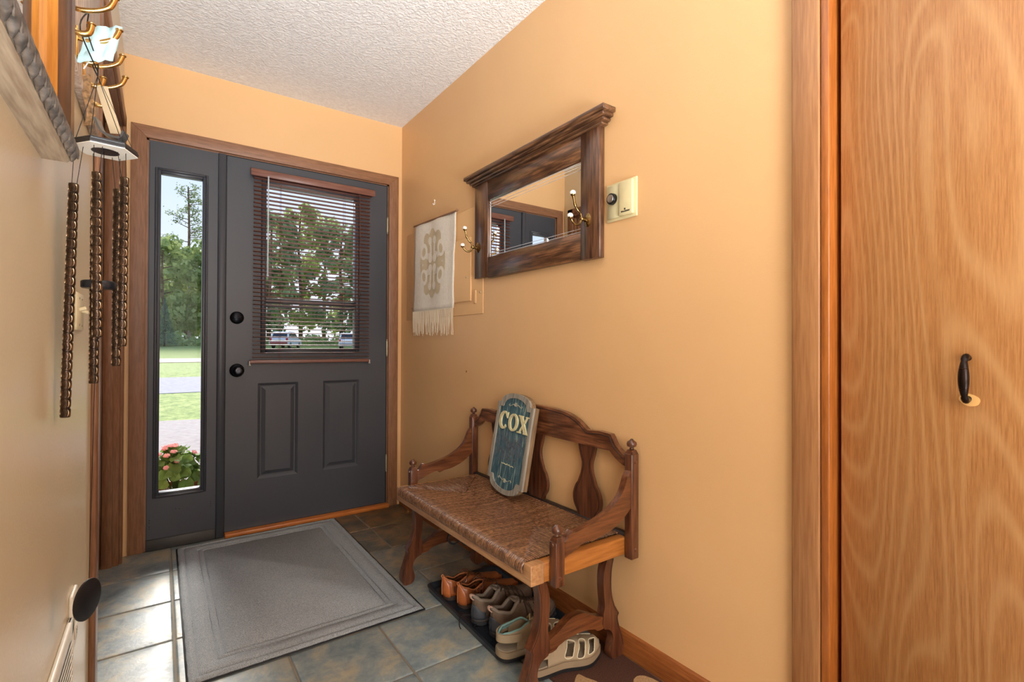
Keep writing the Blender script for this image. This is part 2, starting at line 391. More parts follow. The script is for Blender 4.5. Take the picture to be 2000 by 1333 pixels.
bmesh.ops.translate(bm, vec=(0, .042, 0), verts=[q for q in r['geom'] if isinstance(q, bmesh.types.BMVert)])
# back skin of the slab
bz = [.026, dz(.985), dz(1.925), 2.036]; bx = [X0, .461, .991, X1]; yb = DY+.042
for i in range(3):
    for j in range(3):
        if i == 1 and j == 1: continue
        bm.faces.new([bm.verts.new(q) for q in ((bx[i], yb, bz[j]), (bx[i], yb, bz[j+1]), (bx[i+1], yb, bz[j+1]), (bx[i+1], yb, bz[j]))])
for (xa_, xb_) in ((xc[1], xc[3]), (xc[4], xc[6])):   # moulded raised panels: nested rectangles
    prev = None
    for ins_, dd in ((0, 0), (.005, .003), (.014, .011), (.020, .0115), (.040, .002), (.043, .002)):
        q = [bm.verts.new(v_) for v_ in ((xa_+ins_, DY+dd, pz[1]+ins_), (xb_-ins_, DY+dd, pz[1]+ins_), (xb_-ins_, DY+dd, pz[2]-ins_), (xa_+ins_, DY+dd, pz[2]-ins_))]
        if prev:
            for k in range(4): bm.faces.new((prev[k], prev[(k+1) % 4], q[(k+1) % 4], q[k]))
        prev = q
    bm.faces.new(prev)
bmesh.ops.remove_doubles(bm, verts=bm.verts, dist=.0001)
finish('door_slab', bm, m_door, D1, True, smooth=20, normals=True)
def frame_ring(name, x0, x1, z0, z1, wd, y0, y1, mat, parent, bev=.003):
    bm = B(); box(bm, x0-wd, x0, y0, y1, z0-wd, z1+wd, bev); box(bm, x1, x1+wd, y0, y1, z0-wd, z1+wd, bev)
    box(bm, x0, x1, y0, y1, z0-wd, z0, bev); box(bm, x0, x1, y0, y1, z1, z1+wd, bev); return finish(name, bm, mat, parent, True)
frame_ring('glazing_frame', .478, .975, dz(1.0), dz(1.91), .026, DY-.012, DY+.05, m_door, D1, .005)
boxo('window_pane', (.470, .982, DY+.020, DY+.024, dz(.99), dz(1.92)), m_glass, D1, bev=0)
m_sash = plain('dark_sash', (70, 70, 72), .5)
boxo('sash_rail', (.478, .975, DY+.026, DY+.05, dz(1.255), dz(1.285)), m_sash, D1, bev=.002)
boxo('sash_rail', (.478, .975, DY+.030, DY+.05, dz(1.235), dz(1.245)), m_sash, D1, bev=.002)
m_knob = plain('oil_rubbed_black', (26, 27, 32), .28, .8)
cx, cz = .337, dz(1.168)
bm = B(); lathe(bm, [(.0335, 0), (.034, -.004), (.030, -.012), (.024, -.016), (.001, -.017)], 28, 'y', (cx, DY, cz)); db = finish('deadbolt', bm, m_knob, D1, True)
bm = B(); box(bm, cx-.019, cx+.019, DY-.030, DY-.015, cz-.0045, cz+.0045, .002, 2); finish('thumb_turn', bm, m_knob, db, True)
cx, cz = .339, dz(.886)
bm = B(); lathe(bm, [(.036, 0), (.036, -.004), (.031, -.009), (.016, -.012), (.012, -.03), (.018, -.036), (.027, -.046), (.0285, -.056), (.025, -.066), (.016, -.071), (.001, -.072)], 28, 'y', (cx, DY, cz)); kn = finish('door_knob', bm, m_knob, D1, True)
bm = B(); lathe(bm, [(.018, 0), (.016, -.002), (.010, -.002), (.009, -.0005), (.001, -.0005)], 20, 'y', (cx, DY-.0715, cz)); finish('knob_face', bm, plain('knob_ring', (70, 72, 78), .3, .9), kn, True)
m_hinge = plain('worn_hinge', (176, 166, 140), .4, .6)
for hzz in (dz(1.78), dz(1.006), dz(.281)):
    bm = B(); tube(bm, [(X1+.004, DY-.006, hzz-.045), (X1+.004, DY-.006, hzz+.045)], .006, 10)
    for k in (-.0505, .0505): sphere(bm, (X1+.004, DY-.006, hzz+k), .005, u=8, v=6)
    finish('hinge', bm, m_hinge, D1, True)
bm = B(); box(bm, X1+.001, X1+.006, DY, DY+.04, .02, 2.04); box(bm, X0-.006, X0-.001, DY-.0, DY+.04, .02, 2.04); box(bm, X0, X1, DY, DY+.04, 2.037, 2.041); box(bm, X0, X1, DY+.002, DY+.04, .0215, .026)
finish('weather_strip', bm, m_rubber, D1, True)
# scuffs and small chips on the door edge
# ---- sidelight --------------------------------------------------------
W1 = empty('window_1', (.09, YD+.02, 0)); struct(W1, 'tall narrow sidelight window in charcoal frame left of the door')
gx0, gx1, gz0, gz1 = -.002, .176, .281, 1.886
bm = B(); y0, y1 = DY, DY+.05
box(bm, -.052, gx0-.018, y0, y1, .0, 2.04); box(bm, gx1+.018, .245, y0, y1, 0, 2.04); box(bm, gx0-.018, gx1+.018, y0, y1, 0, gz0-.018); box(bm, gx0-.018, gx1+.018, y0, y1, gz1+.018, 2.04)
finish('side_panel', bm, m_door, W1, True, smooth=0)
frame_ring('glazing_frame', gx0, gx1, gz0, gz1, .016, DY-.003, DY+.045, m_door, W1, .002)
frame_ring('outer_moulding', gx0-.013, gx1+.013, gz0-.013, gz1+.013, .012, DY-.007, DY+.02, m_door, W1, .003)
boxo('window_pane', (gx0-.005, gx1+.005, DY+.026, DY+.030, gz0-.005, gz1+.005), m_glass, W1, bev=0)
boxo('mullion', (.2445, .282, DY-.012, DY+.1, 0, 2.04), m_door, W1, bev=.004)
boxo('seam', (-.050, -.0485, DY-.0006, DY+.01, .02, 2.03), m_dark, W1, bev=0)
boxo('kick_board', (-.052, .243, DY-.012, DY+.004, 0, .055), plain('scuffed_kick_board', (66, 64, 62), .6), W1, bev=.003)
bm = B()
for x, z in ((-.038, .15), (-.038, .138), (-.038, .118), (-.038, .108), (.222, .2), (.222, .188), (.222, .176), (.07, .19), (.085, .186)):
    lathe(bm, [(.0022, 0), (.001, -.0009)], 8, 'y', (x, DY, z))
finish('nail_hole', bm, m_dark, W1, True)['kind'] = 'stuff'
# ================================================================== BLIND
BL = empty('window_blind', (.737, 3.02, 1.97), label='reddish brown wooden mini blind hanging over the door window', cat='blind')
m_slat = plain('slat_wood', (120, 76, 62), .38, var=.1)
m_val = wood('valance_wood', (134, 92, 78), (112, 72, 60), .4, 0, 120, 4, 2, .2)
boxo('valance', (.393, 1.079, 2.998, 3.006, dz(1.934), dz(1.972)), m_val, BL, bev=.002)
boxo('headrail', (.405, 1.068, 3.008, 3.040, dz(1.935), dz(1.965)), plain('dark_headrail', (84, 50, 42), .5), BL, bev=.002)
nsl = 45; zt, zb = dz(1.925), dz(.955)
bm = B(); hw = .0125
def slat_mesh():
    bm = B(); rows = []
    for k in range(4):
        t = -1+2*k/3; y = t*hw; z = .0018*(1-t*t)
        rows.append([bm.verts.new((-.322, y, z)), bm.verts.new((.322, y, z)), bm.verts.new((.322, y, z+.0016)), bm.verts.new((-.322, y, z+.0016))])
    for a, c in zip(rows, rows[1:]):
        for q in range(4): bm.faces.new((a[q], a[(q+1) % 4], c[(q+1) % 4], c[q]))
    bm.faces.new(rows[0]); bm.faces.new(list(reversed(rows[-1]))); return bm
bm.free()
s0 = finish('slat', slat_mesh(), m_slat, BL)
random.seed(5)
for k in range(nsl):
    o = s0 if k == 0 else s0.copy()
    if k: COL.objects.link(o); o.parent = BL
    o.location = Vector((.733+random.uniform(-.001, .001), 3.022, zt-(zt-zb)*k/(nsl-1)))-BL.location
    o.rotation_euler = (math.radians(-7+random.uniform(-1.5, 1.5)), random.uniform(-.0012, .0012), 0)
boxo('bottom_rail', (.397, 1.052, 3.012, 3.034, dz(.922), dz(.941)), m_val, BL, bev=.003, seg=2)
m_cord = plain('brown_cord', (96, 58, 44), .8)
for cxx in (.545, .897):
    for yy in (3.0065, 3.0375):
        bm = B(); tube(bm, [(cxx, yy, dz(.93)), (cxx, yy, dz(1.95))], .0008, 5); finish('ladder_cord', bm, m_cord, BL, True)
bm = B(); tube(bm, [(.478, 2.994, dz(1.93)), (.477, 2.993, dz(1.405))], .0042, 8); sphere(bm, (.477, 2.993, dz(1.40)), .006); sphere(bm, (.478, 2.995, dz(1.935)), .006)
b = NB('clear_acrylic'); b.setv(Roughness=.15); b.col((.75, .83, .88, 1)); b.b.inputs['Transmission Weight'].default_value = .5; finish('tilt_wand', bm, b.m, BL, True)
bm = B(); tube(bm, crom([(.978, 2.996, dz(1.93)), (.983, 2.992, dz(1.7)), (.981, 2.992, dz(1.34))], 6), .001, 5); tube(bm, crom([(.984, 2.996, dz(1.93)), (.987, 2.992, dz(1.6)), (.983, 2.992, dz(1.34))], 6), .001, 5); finish('lift_cord', bm, m_cord, BL, True)
bm = B(); lathe(bm, [(.002, .02), (.004, .012), (.006, -.01), (.0045, -.014), (.001, -.015)], 12, 'z', (.982, 2.992, dz(1.33))); finish('tassel', bm, plain('dark_tassel', (52, 34, 28), .5), BL, True)
for xx in (.392, 1.052):
    bm = B(); box(bm, xx, xx+.005, 3.01, 3.04, dz(.912), dz(.935), .001); box(bm, xx-.002, xx+.010, 3.018, 3.03, dz(.912), dz(.916), .0005); finish('hold_down_bracket', bm, plain('clear_bracket', (200, 190, 180), .3), BL, True)
# ================================================================== MAT
b = NB('grey_mat_pile'); v = b.coords(); n1 = b.noise(v, 420, 2, .6); n2 = b.noise(v, 9, 4)
c = b.ramp(n1, [(.32, lin((128, 135, 140))), (.68, lin((208, 211, 212)))]); c = b.mix(b.math('MULTIPLY', n2, .35), c, lin((120, 128, 134)))
b.col(c); b.setv(Roughness=.95); b.bump(b.math('ADD', n1, b.noise(v, 1100, 1)), .7, .004); m_mat = b.m
x0, x1, y0, y1 = .077, .841, 1.778, 2.985
MT = empty('door_mat', ((x0+x1)/2, (y0+y1)/2, 0), label='grey ribbed-border entrance mat lying on the slate tiles before the door', cat='mat')
def ringcuts(a, b_): return [a, a+.006, a+.018, a+.024, a+.030, a+.078, a+.084, a+.090, a+.098, a+.104, a+.110]
ins = [0, .008, .018, .026, .034, .076, .083, .090, .098, .105, .112]
hts = [.004, .011, .011, .0045, .011, .011, .004, .011, .011, .004, .011]
bm = B(); rings = []; N = 40
for d, h_ in zip(ins, hts):
    ring = []
    a, c, e, g_ = x0+d, x1-d, y0+d, y1-d
    P = [(a+(c-a)*k/N, e) for k in range(N)]+[(c, e+(g_-e)*k/N) for k in range(N)]+[(c-(c-a)*k/N, g_) for k in range(N)]+[(a, g_-(g_-e)*k/N) for k in range(N)]
    rings.append([bm.verts.new((p[0]+.0007*math.sin(k*1.9), p[1]+.0007*math.sin(k*2.3), h_*1.2+.0006*math.sin(k*.37))) for k, p in enumerate(P)])
for a, c in zip(rings, rings[1:]):
    for k in range(len(a)): j = (k+1) % len(a); bm.faces.new((a[k], a[j], c[j], c[k]))
bm.faces.new(rings[-1]); finish('pile', bm, m_mat, MT, True, smooth=80)
boxo('rubber_backing', (x0-.006, x1+.006, y0-.006, y1+.006, .0005, .005), m_rubber, MT, bev=.001)
# ================================================================== BENCH
P0 = Vector((1.249, 1.106, 0)); BR = PI/2+.0033
BN = empty('wooden_bench', P0, (0, 0, BR), label='dark oak hall bench with woven rush seat against the orange wall', cat='bench')
m_oak = wood('dark_oak', (114, 66, 40), (62, 32, 20), .32, 2, 90, 7, 5, .35, .5, .3)
m_oaku = wood('dark_oak_lengthwise', (142, 90, 58), (72, 38, 22), .32, 0, 90, 10, 6, .65, .5, .3)
m_oakv = wood('dark_oak_depthwise', (124, 74, 42), (74, 38, 20), .32, 1, 90, 8, 6, .4, .5, .3)
m_rail = wood('orange_oak_rail', (190, 122, 56), (156, 92, 36), .38, 1, 90, 5, 5, .25, .3, .2)
m_railu = wood('orange_oak_front_rail', (196, 150, 104), (162, 112, 70), .35, 0, 90, 5, 5, .25, .4, .2)
m_line = plain('groove_shade_line', (26, 14, 10), .6)  # dark colour paints in the groove shade; no groove is cut
LB = .952; ZS = .410
def sym(half, c=.195):
    return [(c+a, z) for a, z in half]+[(c-a, z) for a, z in reversed(half)]
outer = t2(crom([(.134, .352), (.160, .352)], 1))[:2]
outerc = [(.160, .352), (.157, .33), (.149, .295), (.147, .25), (.153, .21), (.164, .18)]
o1 = t2(crom(outerc, 4)); o2 = t2(crom([(.184, .150), (.178, .140), (.181, .12), (.192, .09), (.203, .06), (.207, .035), (.202, .012), (.188, .0), (.170, 0), (.155, .008), (.147, .025), (.150, .045), (.157, .07), (.153, .092), (.140, .108), (.118, .116), (.10, .119), (.085, .122)], 4)); o3 = t2(crom([(.075, .13), (.05, .137), (.02, .141), (0, .1425)], 3))
half = o1+o2+o3[:-1]+[(0, .1425)]
# upper inner contour from stretcher centre outwards
in1 = t2(crom([(0, .199), (.025, .197), (.05, .186), (.075, .172), (.095, .164)], 4)); in2 = t2(crom([(.112, .166), (.118, .19), (.114, .23), (.112, .275), (.117, .31), (.134, .352)], 4))
c = .195
def leg_piece(sgn):   # each leg is one S-shaped board
    lo = o1+o2[:61]
    pts = [(c+sgn*a, z) for a, z in o1+o2[:61]]+[(c+sgn*a, z) for a, z in ((.118, .116), (.108, .135), (.112, .158))]+[(c+sgn*a, z) for a, z in in2[1:]]
    return pts
for u in (.030, LB-.060):
    for sgn in (1, -1):
        bm = B(); pts = leg_piece(sgn)
        f0, f1 = prism(bm, pts, u, u+.030, 'yz', 0)
        lg = finish('leg', bm, m_oak, BN)
        groove_line([(c+sgn*a, z) for a, z in o1+o2[:20]], .0045, u, lg, 'yz', -sgn, .0009)
    bm = B(); top = [(c-a, z) for a, z in reversed(in1)][:-1]+[(c+a, z) for a, z in in1]
    bot = [(c+a, z) for a, z in ((.10, .119), (.085, .122), (.075, .13), (.05, .137), (.02, .141))]+[(c-a, z) for a, z in ((.02, .141), (.05, .137), (.075, .13), (.085, .122), (.10, .119))]
    pts = [(c-.112, .158)]+top+[(c+.112, .158), (c+.115, .12)]+bot+[(c-.115, .12)]
    prism(bm, pts, u+.002, u+.028, 'yz', 0); finish('stretcher', bm, m_oakv, BN)
# seat frame
fr = B(); prism(fr, [(0, .353), (LB, .353), (LB, ZS), (LB-.026, ZS), (LB-.028, .386), (.036, .386), (.034, ZS), (0, ZS)], .352, .401, 'xz', .002)
finish('front_rail', fr, m_railu, BN)
for u0_, u1_ in ((0, .034), (LB-.026, LB)):
    bm = B(); box(bm, u0_, u1_, .012, .3525, .353, ZS-.001, .003, 2); finish('side_rail', bm, m_rail, BN)
bm = B(); box(bm, .0, LB, -.010, .014, .353, ZS+.008, .002); finish('back_rail', bm, plain('blackened_wood', (38, 28, 26), .45), BN)
# rush seat: strands run square to each rail and meet on four mitre seams
m_rush = NB('woven_rush'); oi = m_rush.coords((60, 60, 60)); n1 = m_rush.noise(oi, 1.5, 3); n2 = m_rush.noise(m_rush.coords(), 9, 3)
cc = m_rush.ramp(n1, [(.3, lin((72, 46, 30))), (.7, lin((146, 102, 70)))]); m_rush.col(m_rush.mix(m_rush.math('MULTIPLY', n2, .4), cc, lin((120, 78, 48)))); m_rush.setv(Roughness=.25); m_rush.b.inputs['Coat Weight'].default_value = .6; m_rush.b.inputs['Coat Roughness'].default_value = .25; m_rush = m_rush.m
def rush_tone(name, a, c_):
    m = m_rush.copy(); m.name = name
    for nd in m.node_tree.nodes:
        if nd.type == 'VALTORGB': nd.color_ramp.elements[0].color = lin(a); nd.color_ramp.elements[1].color = lin(c_)
    return m
m_rush2 = rush_tone('woven_rush_dark', (66, 42, 28), (134, 93, 63)); m_rush3 = rush_tone('woven_rush_light', (84, 56, 37), (162, 117, 82))
ua, ub, va, vb, vm, dt_ = .034, LB-.026, .014, .399, .203, .215
bm = B(); random.seed(3)
def strand(path, wdir, r):
    rows = []
    for p in path:
        p = Vector(p); rows.append([bm.verts.new(p-wdir*r), bm.verts.new(p-wdir*r*.6+Vector((0, 0, r*.75))), bm.verts.new(p+wdir*r*.6+Vector((0, 0, r*.75))), bm.verts.new(p+wdir*r)])
    for a, c_ in zip(rows, rows[1:]):
        for q in range(3): bm.faces.new((a[q], a[q+1], c_[q+1], c_[q]))
def sag(u, v): return -.010*math.exp(-(((u-LB/2)/.3)**2+((v-vm)/.12)**2)) 
n = 104
for k in range(n):
    nf0 = len(bm.faces)
    u = ua+(ub-ua)*(k+.5)/n; j = random.uniform(-.0006, .0006)
    e = min(1, min(u-ua, ub-u)/dt_); vs = vb-(vb-vm)*e-.0035; W_ = Vector((1, 0, 0)); r = (ub-ua)/n*.56
    if vb-vs > .004:
        segs = 5; path = [(u+j, .4035, .379), (u+j, .4075, .391), (u+j, .405, .403), (u+j, .395, .411)]+[(u+j+random.uniform(-.0006, .0006), .391-(.391-vs)*q/segs, .413-.003*q/segs+sag(u, .391-(.391-vs)*q/segs)) for q in range(1, segs+1)]
        rows = []
        for i, p in enumerate(path):
            p = Vector(p); nn = [Vector((0, 1, 0)), Vector((0, 1, .2)), Vector((0, .7, .7)), Vector((0, .3, 1))][i] if i < 4 else Vector((0, 0, 1))
            rows.append([bm.verts.new(p-W_*r), bm.verts.new(p-W_*r*.6+nn*r*.75), bm.verts.new(p+W_*r*.6+nn*r*.75), bm.verts.new(p+W_*r)])
        for a, c_ in zip(rows, rows[1:]):
            for q in range(3): bm.faces.new((a[q], a[q+1], c_[q+1], c_[q]))
    vs2 = va+(vm-va)*e+.0035
    if vs2-va > .004: strand([(u+j, va+(vs2-va)*q/4, .411-.003*q/4+sag(u, va+(vs2-va)*q/4)) for q in range(5)], W_, r)
    bm.faces.ensure_lookup_table(); tone = random.randrange(3)
    for f in bm.faces[nf0:]: f.material_index = tone
n = 46
for k in range(n):
    nf0 = len(bm.faces)
    v_ = va+(vb-va)*(k+.5)/n; e = min(1, (v_-va)/(vm-va) if v_ < vm else (vb-v_)/(vb-vm)); W_ = Vector((0, 1, 0)); r = (vb-va)/n*.56
    us = ua+dt_*e+.0035
    if us-ua > .004: strand([(ua-.003+(us-ua+.003)*q/4, v_, .410+.002*math.sin(q/4*PI)+sag(ua+(us-ua)*q/4, v_)) for q in range(5)], W_, r)
    us = ub-dt_*e-.0035
    if ub-us > .004: strand([(ub+.003-(ub+.003-us)*q/4, v_, .410+.002*math.sin(q/4*PI)+sag(ub-(ub-us)*q/4, v_)) for q in range(5)], W_, r)
    bm.faces.ensure_lookup_table(); tone = random.randrange(3)
    for f in bm.faces[nf0:]: f.material_index = tone
o = finish('rush_strands', bm, [m_rush, m_rush2, m_rush3], BN, smooth=70); o['kind'] = 'stuff'
bm = B(); box(bm, ua-.002, ub+.002, va-.002, .397, .375, .399, .001); finish('seat_pad', bm, plain('dark_rush_core', (122, 86, 60), .8), BN)
# posts
def post(u0_, u1_, v0_, v1_, z0_, z1_, name):
    bm = B(); box(bm, u0_, u1_, v0_, v1_, z0_, z1_-.012, .003, 2)
    um, vm_ = (u0_+u1_)/2, (v0_+v1_)/2
    bmesh.ops.create_cone(bm, cap_ends=True, segments=4, radius1=(u1_-u0_)*.66, radius2=(u1_-u0_)*.45, depth=.012, matrix=Matrix.Translation((um, vm_, z1_-.006)) @ Matrix.Rotation(PI/4, 4, 'Z'))
    p = finish(name, bm, m_oak, BN)
    bm = B(); lathe(bm, [(.006, 0), (.0075, .003), (.0055, .007), (.0145, .011), (.0165, .018), (.0145, .025), (.007, .030), (.004, .034), (.001, .035)], 16, 'z', (um, vm_, z1_)); finish('finial', bm, m_oak, p)
    return p
for u0_, u1_ in ((-.032, -.001), (LB+.001, LB+.032)):
    p = post(u0_, u1_, -.012, .022, .345, .693, 'back_post')
    s = -1 if u0_ < 0 else 1
    for zz in (.375, .655):
        bm = B(); lathe(bm, [(.006, 0), (.005, s*.003), (.001, s*.004)], 10, 'x', (u0_ if s < 0 else u1_, .005, zz)); finish('wood_plug', bm, m_oakv, p)
    p = post(u0_, u1_, .303, .337, .343, .482, 'arm_post')
    for zz in (.368, ):
        bm = B(); lathe(bm, [(.006, 0), (.005, s*.003), (.001, s*.004)], 10, 'x', (u0_ if s < 0 else u1_, .320, zz)); finish('wood_plug', bm, m_oakv, p)
    bm = B(); lathe(bm, [(.006, 0), (.005, .003), (.001, .004)], 10, 'y', ((u0_+u1_)/2, .337, .462)); finish('wood_plug', bm, m_oakv, p)
    top = [(.305, .462)]+t2(crom([(.292, .468), (.283, .480), (.271, .491)], 3))+t2(crom([(.262, .484), (.237, .487), (.186, .497), (.133, .514), (.09, .537), (.061, .563), (.046, .59), (.035, .615), (.016, .632), (.0, .636), (-.008, .636)], 4))
    bot = t2(crom([(-.008, .548), (.021, .512), (.067, .477), (.125, .455), (.180, .447)], 4))+t2(crom([(.192, .441), (.20, .449), (.23, .446), (.265, .432), (.305, .418)], 4))
    bm = B(); prism(bm, top+bot, u0_+.004, u1_-.004, 'yz', .0025); finish('armrest', bm, m_oakv, BN)
# crest rail
hc = [(-.0, .668), (.010, .682), (.024, .694), (.036, .712), (.046, .727)]
topl = t2(crom([(0, .664), (.020, .676), (.046, .696), (.062, .720)], 4))+[(.070, .730)]+t2(crom([(.125, .733), (.180, .728)], 3))+t2(crom([(.187, .731), (.210, .746), (.245, .764), (.300, .779), (.38, .786), (LB/2, .788)], 4))
botl = t2(crom([(0, .636), (.018, .639), (.045, .652), (.075, .674)], 4))+[(.13, .674), (LB/2, .675)]
outl = topl[:-1]+[(LB/2, .788)]+[(LB-a, z) for a, z in reversed(topl[:-1])]+[(LB-a, z) for a, z in botl[:-1]]+[(LB/2, .675)]+list(reversed(botl[:-1]))
bm = B(); f0, f1 = prism(bm, outl, -.008, .012, 'xz', 0); cr_ = finish('crest_rail', bm, m_oaku, BN)
full_ = topl[:-1]+[(LB/2, .788)]+[(LB-a, z) for a, z in reversed(topl[:-1])]
sm_ = [(a, z) for k, (a, z) in enumerate(full_)]
groove_line(sm_[2:-2], .011, .012, cr_, 'xz', -1, .0015)
def splat(uc):
    hh = t2(crom([(.044, .680), (.036, .645), (.025, .61), (.028, .578), (.041, .548)], 4))+t2(crom([(.045, .538), (.060, .518), (.070, .488), (.066, .456), (.050, .432), (.045, .408)], 4))
    pts = [(uc+a, z) for a, z in hh]+[(uc-a, z) for a, z in reversed(hh)]
    bm = B(); f0, f1 = prism(bm, pts, -.004, .008, 'xz', 0); sp__ = finish('back_splat', bm, m_oak, BN)
    for sg in (1, -1): groove_line([(uc+sg*a, z) for a, z in hh], .009, .008, sp__, 'xz', -sg, .0013)
    return sp__
for uc in (.188, LB/2, LB-.188): splat(uc)

# black cord loops hanging under the bench's left leg frame
CL = empty('black_cord', (1.08, 2.0, .2), label='black looped cord hanging from the far leg brace under the bench', cat='cord')
bm = B()
for (dx_, dy_, sc_) in ((0, 0, 1), (.05, -.035, 1.15), (.025, -.012, .7)):
    path = [(1.075+dx_+.022*sc_*math.sin(a), 1.965+dy_-.012*math.sin(a), .165-.026*sc_*math.cos(a)+(.012 if sc_ < 1 else 0)) for a in [2*PI*k/16 for k in range(16)]]
    tube(bm, path, .0042, 6, closed=True)
tube(bm, crom([(1.06, 2.0, .205), (1.09, 1.99, .196), (1.12, 1.97, .19), (1.14, 1.955, .186)], 4), .006, 8)
finish('loops', bm, m_rubber, CL, True)
# ================================================================== COX SIGN
m_weath = wood('weathered_grey_wood', (170, 164, 150), (122, 116, 106), .7, 2, 120, 5, 6, .2)
m_weath_s = wood('weathered_side_wood', (150, 122, 88), (110, 84, 58), .7, 2, 120, 5, 6, .2)
b = NB('teal_worn_boards'); v = b.coords((1, 1, .12)); st = b.noise(v, 130, 3, .6); v2 = b.coords((1, 1, .8))
bl = b.noise(v2, 38, 5, .7); big = b.noise(b.coords((1, 1, .3)), 16, 2)
c = b.ramp(st, [(.34, lin((42, 72, 88))), (.55, lin((70, 104, 112))), (.7, lin((150, 170, 160)))])
sp_ = b.n('SeparateXYZ'); b.l(b.coords(), sp_.inputs[0]); zf = b.math('SUBTRACT', 1.0, b.math('MULTIPLY', b.math('ABSOLUTE', b.math('SUBTRACT', sp_.outputs[2], .19)), 11))
msk = b.math('MULTIPLY', b.ramp(bl, [(.46, (0, 0, 0, 1)), (.54, (1, 1, 1, 1))]), b.math('MAXIMUM', zf, 0))
c = b.mix(b.math('MINIMUM', msk, .75), c, lin((92, 98, 108))); b.col(c); b.setv(Roughness=.6); b.bump(st, .4, .001); m_teal = b.m
cxs, cys, yaw, lean = 1.146, 1.684, -.057, .165
Wv = Vector((math.sin(yaw), -math.cos(yaw), 0)); Nv = Vector((math.cos(yaw), math.sin(yaw), 0)); Uv = (Vector((0, 0, 1))*math.cos(lean)+Nv*math.sin(lean)).normalized(); Wv, Uv = (Wv-Uv*.022).normalized(), (Uv+Wv*.022).normalized()
# local axes: x = right in view, y = away (into wall), z = up the board
Rm = Matrix((Wv, Uv.cross(Wv), Uv)).transposed()
SG = empty('name_sign', (cxs, cys, ZS+.011), Rm.to_euler(), label='weathered teal wooden sign lettered COX leaning on the bench back', cat='sign')
def signout(wd, h0, h1, aw, inset=0):
    """shouldered outline with arched top and bottom"""
    a = wd/2-inset; s = aw/2-inset; ar = .043
    zt_, zb_ = h1-ar-inset, h0+ar+inset
    top = [(s*math.cos(t), zt_+.006+(ar+.0-.006)*math.sin(t)) for t in [PI*k/18 for k in range(19)]]
    botm = [(-s*math.cos(t), zb_-.006-(ar-.006)*math.sin(t)) for t in [PI*k/18 for k in range(19)]]
    return [(a, zb_), (a, zt_), (s+.004, zt_)]+top+[(-s-.004, zt_), (-a, zt_), (-a, zb_), (-s-.004, zb_)]+botm+[(s+.004, zb_)]
HS = .41; WS = .272
bm = B(); prism(bm, signout(WS, 0, HS, .215), .002, .022, 'xz', .001); finish('back_board', bm, m_weath_s, SG)
# raised frame = outline ring
po = signout(WS, 0, HS, .215); pi_ = signout(WS, 0, HS, .215, .019)
bm = B(); vo0 = [bm.verts.new((a, -.006, z)) for a, z in po]; vi0 = [bm.verts.new((a, -.006, z)) for a, z in pi_]; vo1 = [bm.verts.new((a, .003, z)) for a, z in po]; vi1 = [bm.verts.new((a, .003, z)) for a, z in pi_]
for k in range(len(po)):
    j = (k+1) % len(po); bm.faces.new((vo0[k], vo0[j], vi0[j], vi0[k])); bm.faces.new((vo0[k], vo1[k], vo1[j], vo0[j])); bm.faces.new((vi0[k], vi0[j], vi1[j], vi1[k])); bm.faces.new((vo1[k], vi1[k], vi1[j], vo1[j]))
finish('raised_border', bm, m_weath, SG, smooth=20)
# beaded planks clipped to the outline
def zrange(x):
    zs = []
    P = pi_
    for k in range(len(P)):
        a, c_ = P[k], P[(k+1) % len(P)]
        if (a[0]-x)*(c_[0]-x) < 0: zs.append(a[1]+(c_[1]-a[1])*(x-a[0])/(c_[0]-a[0]))
    return (min(zs), max(zs)) if len(zs) > 1 else None
npk = 13; xa = -(WS/2-.019)
for k in range(npk):
    w_ = 2*(WS/2-.019)/npk; xl, xr = xa+k*w_+.0009, xa+(k+1)*w_-.0009
    q = [zrange(xl+.0003), zrange((xl+xr)/2), zrange(xr-.0003)]
    if not all(q): continue
    pts = [(xl, q[0][0]), ((xl+xr)/2, q[1][0]), (xr, q[2][0]), (xr, q[2][1]), ((xl+xr)/2, q[1][1]), (xl, q[0][1])]
    bm = B(); prism(bm, pts, -.0015, .003, 'xz'); finish('plank', bm, m_teal, SG, smooth=0)
m_let = plain('cream_letter_paint', (214, 206, 160), .6, var=.18, scale=60, bump=.4, bscale=120)
def ell(cx_, cz_, a, c_, n=36, t0=0, t1=2*PI): return [(cx_+a*math.cos(t0+(t1-t0)*k/n), cz_+c_*math.sin(t0+(t1-t0)*k/n)) for k in range(n+1)]
def band(name, A, C, y0_=-.007, y1_=-.001):
    bm = B(); r0_ = [bm.verts.new((a, y0_, z)) for a, z in A]; r1_ = [bm.verts.new((a, y0_, z)) for a, z in C]; q0 = [bm.verts.new((a, y1_, z)) for a, z in A]; q1 = [bm.verts.new((a, y1_, z)) for a, z in C]
    for k in range(len(A)-1):
        for s_ in ((r0_[k], r0_[k+1], r1_[k+1], r1_[k]), (r0_[k], q0[k], q0[k+1], r0_[k+1]), (r1_[k], r1_[k+1], q1[k+1], q1[k])): bm.faces.new(s_)
    for s_ in ((r0_[0], r1_[0], q1[0], q0[0]), (r0_[-1], q0[-1], q1[-1], r1_[-1])): bm.faces.new(s_)
    return bm
LZ = HS-.118; LH = .034
